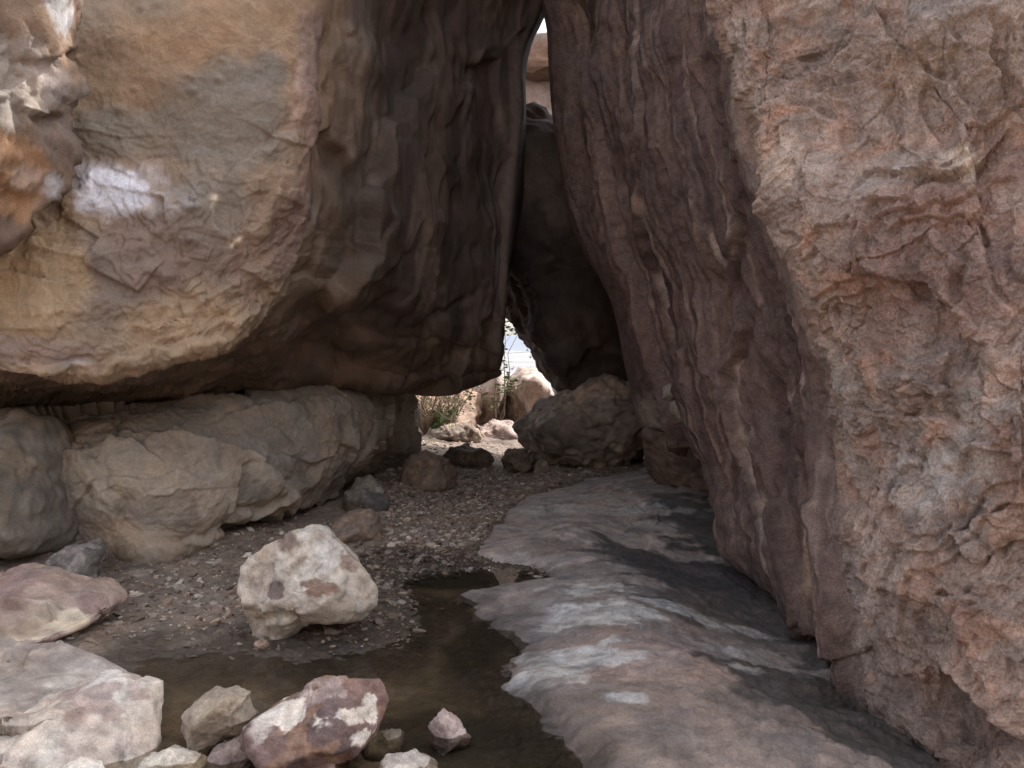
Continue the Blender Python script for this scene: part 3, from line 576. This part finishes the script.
bs([(250, 728), (252, 712), (272, 700), (300, 690), (325, 679), (352, 677), (378, 679), (386, 694), (384, 712), (372, 736), (350, 757), (325, 762), (290, 758), (262, 745)], .2,
   'large red-brown stone with white crusts sitting in the water', seed=73, level=6, cols=((.21, .135, .12), (.15, .105, .10), (.24, .15, .11)), amp=.014, group=PUD,
   blobs=((272, 712, .09, .05, (.62, .56, .50), .95), (372, 712, .022, .07, (.70, .64, .58), .95), (350, 716, .08, .018, (.64, .57, .5), .9), (360, 738, .03, .03, (.70, .64, .58), .9), (320, 692, .10, .025, (.36, .29, .27), .8), (262, 730, .04, .04, (.6, .53, .47), .8)),
   ledges=(([(262, 726), (300, 722), (340, 720), (376, 722)], .012, .04),))
bs([(142, 772), (150, 756), (170, 748), (192, 752), (206, 766), (210, 790), (170, 800), (145, 790)], .12, 'cream coloured stone cut by the bottom edge, right of the blocky boulder', d=2.75, seed=63, cols=((.58, .51, .42), (.48, .41, .34)), amp=.016, group=PUD)
bs([(205, 768), (212, 750), (232, 742), (252, 748), (262, 760), (262, 785), (215, 790)], .12, 'purple-grey stone cut by the bottom edge, just below the tan grey stone', d=2.78, seed=64, cols=((.30, .235, .215), (.24, .19, .18)), amp=.018, group=PUD)
bs([(274, 776), (282, 760), (310, 754), (335, 757), (346, 770), (342, 795), (285, 795)], .12, 'low reddish stone cut by the bottom edge, below the large red-brown stone', d=2.72, seed=65, cols=((.33, .235, .20), (.27, .20, .17)), amp=.018, group=PUD)
bs([(376, 770), (384, 757), (405, 755), (428, 760), (442, 770), (440, 790), (385, 790)], .1, 'pale stone cut by the bottom edge, below the half-sunken flat stone', d=2.72, seed=66, cols=((.50, .44, .39), (.42, .36, .32)), amp=.016, group=PUD)
bs([(362, 750), (372, 738), (392, 729), (404, 736), (402, 748), (385, 757), (368, 757)], .08, 'half-sunken flat olive brown stone, between the large red-brown stone and the small pink stone', d=2.93, seed=67, cols=((.21, .18, .135), (.17, .145, .115)), amp=.018, group=PUD, level=4)
bs([(218, 746), (240, 738), (262, 745), (266, 758), (240, 762)], .08, 'low brown stone mostly under water, between the tan grey and red-brown stones', d=2.86, seed=68, cols=((.24, .19, .14), (.17, .14, .11)), group=PUD, level=4)
bs([(430, 728), (438, 714), (444, 711), (456, 720), (468, 736), (466, 744), (450, 748), (434, 744)], .06, 'small pointed pink stone standing alone in the water', d=2.93, seed=69, cols=((.46, .37, .35), (.38, .29, .275)), amp=.016, group=PUD, level=4)
bs([(55, 775), (75, 762), (95, 766), (108, 790), (60, 795)], .1, 'white sliver of stone at the bottom edge, in front of the blocky pinkish boulder', d=2.5, seed=70, cols=((.68, .64, .58), (.6, .55, .5)), group=PUD, level=4)
# pebbles big enough to point at
peb = [((177, 590, 12, 6), 'flat grey pebble on the dirt between the purple-topped slab and the white rock', (.36, .32, .28)),
       ((138, 597, 10, 5), 'pale flat pebble just right of the point of the purple-topped slab', (.50, .44, .37)),
       ((140, 577, 22, 9), 'low grey-pink flat stone below the nose of the ledge rock', (.36, .29, .25)),
       ((109, 632, 7, 5), 'small cream pebble below the point of the purple-topped slab', (.50, .42, .33)),
       ((237, 545, 7, 6), 'small light pebble left of the top of the white rock', (.40, .35, .3)),
       ((231, 524, 11, 6), 'grey pebble in the hollow under the ledge rock', (.27, .25, .22)),
       ((262, 645, 9, 5), 'little orange-pink pebble touching the bottom of the white rock', (.46, .33, .26)),
       ((333, 626, 8, 4), 'white chip of stone below the right side of the white rock', (.6, .55, .48)),
       ((128, 532, 9, 5), 'small tan pebble at the foot of the ledge rock nose', (.38, .29, .2)),
       ((157, 617, 6, 3), 'tiny pale pebble alone on the brown dirt, left of the water', (.44, .37, .3)),
       ((478, 478, 8, 4), 'small pale stone on the gravel beyond the bedrock', (.38, .33, .29)),
       ((588, 474, 7, 4), 'small pale stone at the front foot of the rounded boulder', (.42, .37, .33)),
       ((206, 575, 9, 5), 'greyish pebble halfway between ledge rock and white rock', (.33, .28, .24))]
for k, ((x, y, rx, ry), lb, c) in enumerate(peb):
    r = random.Random(k * 7 + 1); pl = [(x + rx * math.cos(a) * r.uniform(.8, 1.15), y + ry * math.sin(a) * r.uniform(.8, 1.15)) for a in np.linspace(0, 6.283, 9)[:-1]]
    d = dg(y + ry * .6); stone('pebble', pl, d, rx / F * d * .8, lb, 'pebble', (c, tuple(v * .8 for v in c)), 80 + k, 3 if rx < 9 else 4, group='single pebbles on the dirt', amp=.03)

# ------------------------------------------------------------------ GROUND, WATER, BEDROCK
def poly_sd(x, y, poly):
    """signed distance, positive inside"""
    d = np.full(x.shape, 1e9); ins = np.zeros(x.shape, bool); n = len(poly)
    for i in range(n):
        ax, ay = poly[i][:2]; bx, by = poly[(i + 1) % n][:2]; tx, ty = bx - ax, by - ay
        s = np.clip(((x - ax) * tx + (y - ay) * ty) / (tx * tx + ty * ty + 1e-12), 0, 1)
        d = np.minimum(d, np.hypot(x - ax - s * tx, y - ay - s * ty))
        c = (ay > y) != (by > y)
        with np.errstate(divide='ignore', invalid='ignore'): ins ^= c & (x < (bx - ax) * (y - ay) / (by - ay + 1e-15) + ax)
    return np.where(ins, d, -d)
pud_px = [(60, 1200), (60, 900), (120, 700), (160, 668), (215, 664), (300, 668), (360, 664), (410, 650), (436, 628), (438, 600), (398, 586), (400, 578), (440, 572), (500, 571), (525, 576), (480, 590), (455, 600), (470, 622), (490, 640), (486, 668), (474, 688), (495, 702), (530, 728), (560, 770), (600, 900), (640, 1200)]
PUD_W = [tuple(G(a, b)[:2]) for a, b in pud_px]
slab_px = [(660, 466), (600, 476), (540, 488), (500, 505), (470, 530), (448, 560), (480, 568), (522, 572), (527, 577), (480, 583), (436, 594), (458, 622), (484, 645), (482, 668), (470, 690), (496, 705), (530, 735), (565, 790), (640, 1200), (1500, 1200), (1500, 520), (800, 462)]
SLAB_W = [tuple(G(a, b)[:2]) for a, b in slab_px]
def ground_z(x, y, fine=True):
    p = np.stack([x, y, np.zeros_like(x)], -1)
    wx = x + .05 * noise(p, 3, 4); wy = y + .07 * noise(p, 3, 44)
    sd = poly_sd(wx, wy, PUD_W); far = sstep(11, 30, y)
    z = .035 + .03 * fbm(p, 1.2, 3, 9) * 1.0
    z = np.where(sd > -.5, np.minimum(z, .035 - .09 * sstep(-.45, .35, sd)), z)
    z = z * sstep(-.9, -.3, -np.abs(sd)) * 0 + z
    z += .10 * sstep(4.2, 5.5, y) * sstep(0, -1.2, x) * (1 - far)      # dirt banks up to the ledge rock
    if fine: z += (1 - sstep(.05, .2, sd)) * (.010 * fbm(p, 14, 3, 2) + .006 * fbm(p, 40, 2, 2)) * (1 - far)
    # rocky rise outside, then the land falls to a plain
    z += .12 * sstep(11, 15, y) * (1 - sstep(20, 40, y)) + .15 * fbm(p, .6, 4, 5) * sstep(11, 14, y) * (1 - sstep(60, 200, y))
    z -= 12 * sstep(22, 90, y)
    z += 8 * sstep(-3, -15, y)                      # unseen slope added behind the camera to block low sky light
    z -= .6 * sstep(.12, .4, poly_sd(x, y, SLAB_W))
    r = np.hypot(x, y)
    z += 70 * sstep(2200, 3400, y) * (.6 + .4 * fbm(p, .0012, 4, 3))
    return z, sd
def build_ground():
    ang = np.concatenate([np.radians(np.linspace(-40, 40, 560)), np.radians(np.linspace(43, 317, 80))])
    rad = np.concatenate([[.02], np.geomspace(.6, 2.2, 24)[:-1], np.geomspace(2.2, 11.0, 620)[:-1], np.geomspace(11, 40, 120)[:-1], np.geomspace(40, 4500, 70)])
    A, Rr = np.meshgrid(ang, rad); x = Rr * np.sin(A); y = Rr * np.cos(A)
    z, sd = ground_z(x, y); V = np.stack([x, y, z], -1).reshape(-1, 3); nr, na = x.shape
    i, j = np.meshgrid(np.arange(nr - 1), np.arange(na), indexing='ij'); j2 = (j + 1) % na
    Fc = np.stack([i * na + j, i * na + j2, (i + 1) * na + j2, (i + 1) * na + j], -1).reshape(-1, 4)
    N = normals(V, Fc)
    if N[:, 2].mean() < 0: Fc = Fc[:, ::-1].copy()
    sd = sd.ravel(); q = V * [1, 1, 0]
    C = mix((.25, .195, .155), (.18, .14, .115), sstep(-.3, .3, fbm(q, 2.2, 5, 5)))
    C = mix(C, (.30, .245, .20), .5 * sstep(.15, .4, fbm(q, 16, 3, 15)))
    pale = sstep(5.0, 6.4, V[:, 1]); C = mix(C, (.30, .235, .19), pale * .55)
    wet = sstep(-.36, -.02, sd + .18 + .14 * fbm(q, 4, 3, 6)); C = C * (1 - .6 * wet)[:, None]
    deep = sstep(.0, .2, sd); C = mix(C, mix((.25, .20, .15), (.15, .12, .088), sstep(-.25, .25, fbm(q, 2.4, 4, 61))), deep)
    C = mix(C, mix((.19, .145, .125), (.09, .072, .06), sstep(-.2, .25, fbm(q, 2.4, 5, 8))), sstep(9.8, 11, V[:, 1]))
    for px, py, rx, ry in ((520, 760, .3, .35), (470, 645, .12, .3), (430, 720, .35, .16), (445, 577, .3, .12)):
        c = G(px, py); dd = np.hypot((V[:, 0] - c[0]) / rx, (V[:, 1] - c[1]) / ry) + .4 * fbm(q, 4, 4, 3); C = mix(C, (.05, .043, .034), .85 * sstep(1.3, .7, dd))
    far = sstep(18, 60, V[:, 1]); C = mix(C, mix((.17, .17, .17), (.26, .26, .27), sstep(-.2, .2, fbm(V, (.004, .006, .01), 4, 4))), far)
    C = mix(C, (.15, .17, .21), sstep(1800, 2400, V[:, 1]))  # far hills tinted bluish, distance haze put into their colour
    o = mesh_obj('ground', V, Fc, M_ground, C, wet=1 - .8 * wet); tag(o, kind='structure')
    # water
    g = np.array([G(30, 1150)[:2], G(700, 1150)[:2], G(700, 560)[:2], G(30, 560)[:2]])
    xs = np.linspace(-2.4, 1.2, 60); ys = np.linspace(.8, 5.6, 80); X, Y = np.meshgrid(xs, ys)
    V = np.stack([X, Y, 0 * X], -1).reshape(-1, 3); n = 60
    i, j = np.meshgrid(np.arange(79), np.arange(59), indexing='ij'); Fc = np.stack([i * n + j, i * n + j + 1, (i + 1) * n + j + 1, (i + 1) * n + j], -1).reshape(-1, 4)
    s = poly_sd(V[:, 0], V[:, 1], PUD_W); keep = (s[Fc] > -.3).any(1)
    o = mesh_obj('water', V, Fc[keep], mw, smooth=False); tag(o, kind='structure')
build_ground()

def slab_z(x, y):
    p = np.stack([x, y, 0 * x], -1)
    sd = poly_sd(x + .05 * fbm(p, 2.2, 3, 9), y + .08 * fbm(p, 2.2, 3, 29), SLAB_W)
    z = -.12 + .145 * sstep(-.08, .22, sd + .06 * fbm(p, 6, 3, 19)) + .05 * sstep(.05, .8, sd)
    z -= .20 * sstep(.35, 1.35, x - .10 * (5 - y)) * sstep(7.2, 5.2, y)
    q = np.stack([x, y * .8, 0 * x], -1)
    w = sstep(0, .4, sd)
    z += w * (.012 * chips(q.reshape(-1, 3), (3, 3, 1), 2.2).reshape(x.shape) + .05 * fbm(q, 1.1, 3, 71) + .018 * terr(fbm(q + .15 * noise(q, 2, 3)[..., None], (1.7, 2.4, 1), 4, 31), 4, .14) +   .007 * ridged(q, (7, 9, 1), 4, 6) + .004 * fbm(q, 30, 3, 6))
    near = sstep(4.3, 3.2, y) * sstep(.3, .9, x)
    z += w * near * (.04 * terr(fbm(q, (3, 5, 1), 4, 88), 3, .15) + .012 * fbm(q, 14, 3, 8))
    # low lip in front of the hollow beneath the leaning boulder
    return z, sd
def build_slab():
    ang = np.radians(np.linspace(-8, 44, 520)); rad = np.geomspace(1.4, 11.5, 620)
    A, Rr = np.meshgrid(ang, rad); x = Rr * np.sin(A); y = Rr * np.cos(A); z, sd = slab_z(x, y)
    V = np.stack([x, y, z], -1).reshape(-1, 3); sd = sd.ravel(); nr, na = x.shape
    i, j = np.meshgrid(np.arange(nr - 1), np.arange(na - 1), indexing='ij')
    Fc = np.stack([i * na + j, i * na + j + 1, (i + 1) * na + j + 1, (i + 1) * na + j], -1).reshape(-1, 4)
    Fc = Fc[(sd[Fc] > -.12).any(1)]; N = normals(V, Fc)
    if N[:, 2].sum() < 0: Fc = Fc[:, ::-1].copy()
    q = V * [1, 1, 0]
    C = mix((.37, .31, .28), (.29, .25, .235), sstep(-.35, .35, fbm(q, (1.3, 2, 1), 5, 5)))
    C = mix(C, (.27, .205, .17), .35 * sstep(.05, .4, fbm(q, (2, 3, 1), 4, 25)))
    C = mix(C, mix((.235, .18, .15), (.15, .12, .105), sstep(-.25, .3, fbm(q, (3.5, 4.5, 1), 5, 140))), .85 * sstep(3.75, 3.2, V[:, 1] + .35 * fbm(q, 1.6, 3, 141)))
    def spot(px, py, rx, ry, col, a, nz=.65, ns=3.0, soft=.13):
        c = G(px, py, .08 if px < 640 else -.1); d = np.sqrt(((V[:, 0] - c[0]) / rx) ** 2 + ((V[:, 1] - c[1]) / ry) ** 2) + nz * fbm(q, (ns, ns * 1.4, 1), 5, px * .13)
        return mix(C, col, a * sstep(1 + soft, 1 - soft, d))
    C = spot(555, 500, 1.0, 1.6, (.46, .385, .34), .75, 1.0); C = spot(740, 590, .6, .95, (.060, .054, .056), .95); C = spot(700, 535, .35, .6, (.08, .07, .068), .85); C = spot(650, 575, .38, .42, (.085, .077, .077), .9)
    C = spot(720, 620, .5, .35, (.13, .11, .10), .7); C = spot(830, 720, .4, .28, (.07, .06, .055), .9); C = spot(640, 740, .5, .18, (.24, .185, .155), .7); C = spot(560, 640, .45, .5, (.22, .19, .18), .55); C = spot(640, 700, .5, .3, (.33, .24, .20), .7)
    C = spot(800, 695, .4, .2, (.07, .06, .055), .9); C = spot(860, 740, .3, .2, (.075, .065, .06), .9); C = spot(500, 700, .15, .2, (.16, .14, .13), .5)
    for px, py, rx, ry, a in ((600, 585, .15, .16, .9), (612, 612, .28, .14, .9), (570, 650, .22, .16, .9), (690, 632, .30, .10, .85), (545, 668, .14, .1, .7), (625, 694, .08, .05, .8), (600, 505, .6, .12, .6), (740, 660, .12, .06, .6), (720, 560, .12, .12, .5), (640, 490, .4, .25, .5), (745, 690, .1, .06, .5)):
        C = spot(px, py, rx, ry, (.54, .52, .495), a * (.55 + .45 * sstep(-.25, .1, fbm(q, (14, 18, 1), 4, 66))), .85, 5.5, .2)
    C = spot(555, 545, .18, .2, (.17, .14, .115), .6)
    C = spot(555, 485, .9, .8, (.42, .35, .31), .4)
    C = C * (1 + .25 * fbm(q, (9, 11, 1), 5, 12))[:, None]; C = mix(C, (.16, .13, .12), .45 * sstep(.15, .4, fbm(q, (5, 7, 1), 5, 112)))
    wet = sstep(.38, .08, sd + .2 * fbm(q, 4, 4, 1)) * (V[:, 1] < 5.0); C = C * (1 - .5 * wet)[:, None]
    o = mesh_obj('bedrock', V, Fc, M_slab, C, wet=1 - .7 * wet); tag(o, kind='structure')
build_slab()

# ------------------------------------------------------------------ GRAVEL
def gravel():
    r = np.random.RandomState(5); D, Fi = ico(2); Dl, Fl = ico(1)
    Vs, Fs, Cs = [], [], []; off = 0
    def put(x, y, s, flat, c, lowp):
        nonlocal off
        d, f = (Dl, Fl) if lowp else (D, Fi)
        z, sd = ground_z(np.array([x]), np.array([y]), False); 
        sc = np.array([s * r.uniform(.7, 1.3), s * r.uniform(.7, 1.3), s * flat]); a = r.uniform(0, 6.28); t = r.normal(0, .25, 2)
        v = d * faceted(d, r.randint(1e6), 8, 10)[:, None] * sc
        ca, sa = math.cos(a), math.sin(a); v = v @ np.array([[ca, sa, 0], [-sa, ca, 0], [0, 0, 1]]); v[:, 2] += v[:, 0] * t[0] + v[:, 1] * t[1]
        Vs.append(v + [x, y, z[0] + s * flat * .3]); Fs.append(f + off); Cs.append(np.tile(c, (len(d), 1))); off += len(d)
    pal = np.array([(.30, .23, .18), (.22, .16, .125), (.38, .31, .25), (.16, .12, .10), (.26, .21, .18), (.44, .37, .31)])
    n = 0; xs = []; 
    while n < 13000:
        u = r.uniform()
        if u < .62: px, py = r.uniform(370, 560), r.triangular(468, 500, 600)
        elif u < .85: px, py = r.uniform(60, 420), r.triangular(520, 570, 655)
        else: px, py = r.uniform(410, 660), r.uniform(445, 490)
        g = G(px, py, .03)
        xs.append((g[0], g[1], u)); n += 1
    X = np.array(xs); _, sd = ground_z(X[:, 0], X[:, 1], False); _, ss = slab_z(X[:, 0], X[:, 1])
    for (x, y, u), s1, s2 in zip(X, sd, ss):
        if s1 > .10 * r.uniform() or s2 > .12 + r.uniform(0, .12): continue
        c = pal[r.randint(6)] * r.uniform(.9, 1.45)
        if s1 > -.35: c = c * .6
        put(x, y, min(.026, .0030 * math.exp(r.exponential(.5)) * (1 + .13 * y)), r.uniform(.3, .7), c, y > 4.2)
    o = mesh_obj('gravel', np.concatenate(Vs), np.concatenate(Fs), M_stone, np.concatenate(Cs), smooth=False)
    tag(o, kind='stuff'); o['label'] = 'loose brown gravel and chips scattered over the passage floor'; o['category'] = 'gravel'
gravel()

# ------------------------------------------------------------------ OUTSIDE
FG = 'sunlit boulders outside the passage'
pinkc = ((.38, .30, .26), (.29, .225, .19), (.44, .37, .33))
stone('sunlit_boulder', [(502, 440), (506, 400), (509, 380), (520, 371), (534, 369), (546, 380), (556, 398), (575, 410), (580, 445), (540, 450)], 13.3, .8, 'pale pink sunlit boulder outside, right of a vertical crack, seen through the triangular gap', 'boulder', pinkc, 101, 5, mat=M_far, group=FG, amp=.03)
stone('sunlit_boulder', [(468, 440), (470, 395), (480, 378), (494, 368), (504, 374), (508, 395), (507, 440), (490, 448)], 13.5, .7, 'pink sunlit boulder outside, left of the vertical crack and beside the corner of the overhang', 'boulder', pinkc, 102, 5, mat=M_far, group=FG, amp=.03)
stone('sunlit_boulder', [(380, 440), (385, 400), (400, 385), (435, 375), (465, 384), (480, 400), (478, 430), (450, 446), (400, 448)], 13.0, .8, 'reddish boulder outside behind the dry shrub', 'boulder', ((.42, .30, .235), (.34, .25, .20)), 103, 5, mat=M_far, group=FG, amp=.035)
stone('sunlit_boulder', [(466, 446), (476, 428), (492, 420), (512, 422), (522, 436), (515, 450), (490, 455)], 12.2, .4, 'low lilac-grey boulder outside, in front of the two pink ones', 'boulder', ((.38, .31, .29), (.31, .25, .235)), 104, 5, mat=M_far, group=FG, amp=.035)
stone('far_outcrop', [(470, 110), (500, 92), (560, 86), (640, 80), (760, 110), (800, 300), (800, 470), (640, 470), (585, 440), (570, 380), (545, 320), (500, 250), (480, 180)], 23, 2.5, 'pale rock outcrop seen through the upper slit, lower of the two', 'outcrop', ((.42, .35, .31), (.25, .195, .17), (.52, .45, .40)), 105, 6, rug=2, mat=M_far, group='far outcrops in the upper slit', amp=.02)
stone('far_outcrop', [(480, 66), (505, 50), (530, 48), (552, 43), (600, 40), (680, 70), (700, 95), (600, 92), (556, 80), (520, 84), (490, 84)], 22, 1.8, 'pinkish rock capping the outcrop in the upper slit, against the sky', 'outcrop', ((.40, .32, .28), (.28, .21, .18)), 106, 5, mat=M_far, group='far outcrops in the upper slit', amp=.02, extra=((0, -.8, .6, .5),))

stone('far_outcrop', [(470, 78), (500, 68), (560, 66), (640, 74), (690, 90), (640, 104), (560, 96), (520, 98), (485, 98)], 22.6, 1.9, 'dark brown stone added as the shade in the gap between the two pale rocks in the upper slit', 'outcrop', ((.10, .07, .055), (.14, .10, .08)), 107, 5, mat=M_far, group='far outcrops in the upper slit', amp=.02)  # dark stone added where only the shade of the gap would be

def tube(bmv, bmf, a, b, r0, r1, k=5):
    a = np.array(a); b = np.array(b); t = b - a; t /= np.linalg.norm(t) + 1e-9; u = np.cross(t, [.3, .2, .9]); u /= np.linalg.norm(u) + 1e-9; w = np.cross(t, u); o = len(bmv)
    for c, r in ((a, r0), (b, r1)):
        for i in range(k): an = 6.283 * i / k; bmv.append(c + r * (u * math.cos(an) + w * math.sin(an)))
    for i in range(k): bmf.append((o + i, o + (i + 1) % k, o + k + (i + 1) % k, o + k + i))
def shrub(name, base, h, spread, nb, nleaf, label, seed, leafmat, twigmat, leaf=.03):
    r = random.Random(seed); e = bpy.data.objects.new(name, None); COL.objects.link(e); e.location = base; tag(e, label, 'shrub')
    V, Fc = [], []; tips = []
    for k in range(nb):
        a = r.uniform(0, 6.28); p = np.zeros(3); dr = np.array([math.cos(a) * spread * r.random(), math.sin(a) * spread * r.random(), 1.0]); rad = .014
        for s in range(5):
            q = p + (dr + np.array([r.gauss(0, .35), r.gauss(0, .35), r.gauss(0, .15)])) * h / 5
            tube(V, Fc, p, q, rad, rad * .75); rad *= .75
            if s > 0:
                for _ in range(2):
                    e2 = q + np.array([r.gauss(0, .16), r.gauss(0, .16), r.gauss(.05, .12)]) * h; tube(V, Fc, q, e2, rad * .6, rad * .25); tips.append(e2); tips.append((q + e2) / 2)
            p = q
        tips.append(p)
    b = mesh_obj('branches', np.array(V), np.array(Fc), twigmat, parent=e)
    LV, LF = [], []
    for k in range(nleaf):
        c = tips[r.randrange(len(tips))] + np.array([r.gauss(0, .04) for _ in range(3)]) * h
        n = np.array([r.gauss(0, 1) for _ in range(3)]); n /= np.linalg.norm(n); u = np.cross(n, [0, 0, 1.0]); u /= np.linalg.norm(u) + 1e-9; w = np.cross(n, u); s = leaf * r.uniform(.6, 1.3); o = len(LV)
        LV += [c - u * s, c - w * s * .45, c + u * s, c + w * s * .45]; LF.append((o, o + 1, o + 2, o + 3))
    if nleaf: mesh_obj('foliage', np.array(LV), np.array(LF), leafmat, parent=e, smooth=False)
def gz(x, y): return float(ground_z(np.array([x]), np.array([y]), False)[0][0])
def at_ground(px, y): x = (px - 512) / F * y; return (x, y, gz(x, y))
shrub('dry_shrub', at_ground(425, 11.5), .95, 1.0, 22, 500, 'dry leafless twiggy shrub outside, at the end of the brown ledge rock', 3, M_dry, M_dry, .018)
shrub('dry_shrub', at_ground(448, 12.0), .7, 1.0, 22, 600, 'sparse dry shrub with a few green leaves, in front of the reddish boulder', 5, M_leaf, M_dry, .02)
shrub('green_shrub', at_ground(436, 11.6),   .28, .9, 14, 900, 'small bright green tuft beside the dark boulder', 6, M_leaf, M_leaf, .018)
shrub('tall_shrub', at_ground(496, 12.4), 1.4, .12, 3, 420, 'leafy branches hanging past the corner of the overhang, in the triangular gap', 9, M_leaf, M_bark, .035)

# ------------------------------------------------------------------ LIGHT, SKY, CAMERA
w = bpy.data.worlds.new('World'); scn.world = w; w.use_nodes = True; nt = w.node_tree
sky = nt.nodes.new('ShaderNodeTexSky'); sky.sky_type = 'NISHITA'; sky.sun_disc = False
EL, AZ = math.radians(50), math.radians(60)     # azimuth from +Y towards +X
sky.sun_elevation = EL; sky.sun_rotation = AZ; sky.dust_density = 3.0; sky.air_density = 1.0
hs = nt.nodes.new('ShaderNodeHueSaturation'); hs.inputs['Saturation'].default_value = .35   # thin white haze
nt.links.new(sky.outputs[0], hs.inputs['Color']); nt.links.new(hs.outputs[0], nt.nodes['Background'].inputs[0]); nt.nodes['Background'].inputs[1].default_value = .15
from mathutils import Vector
sl = bpy.data.lights.new('sun', 'SUN'); sl.energy = 2.2; sl.angle = math.radians(.5); sl.color = (1, .96, .91)
so = bpy.data.objects.new('sun', sl); COL.objects.link(so)
dv = Vector((math.sin(AZ) * math.cos(EL), math.cos(AZ) * math.cos(EL), math.sin(EL))); so.rotation_euler = dv.to_track_quat('Z', 'Y').to_euler(); so.location = dv * 30
cam = bpy.data.cameras.new('camera'); co = bpy.data.objects.new('camera', cam); COL.objects.link(co); scn.camera = co
cam.sensor_width = 36; cam.lens = 36 * F / 1024; cam.clip_end = 9000; cam.clip_start = .05
co.location = (0, 0, EYE); co.rotation_euler = (math.pi / 2 - PITCH, 0, 0)
vs = scn.view_settings; vs.view_transform = 'Standard'; vs.look = 'None'; vs.gamma = 1; vs.exposure = 1.68
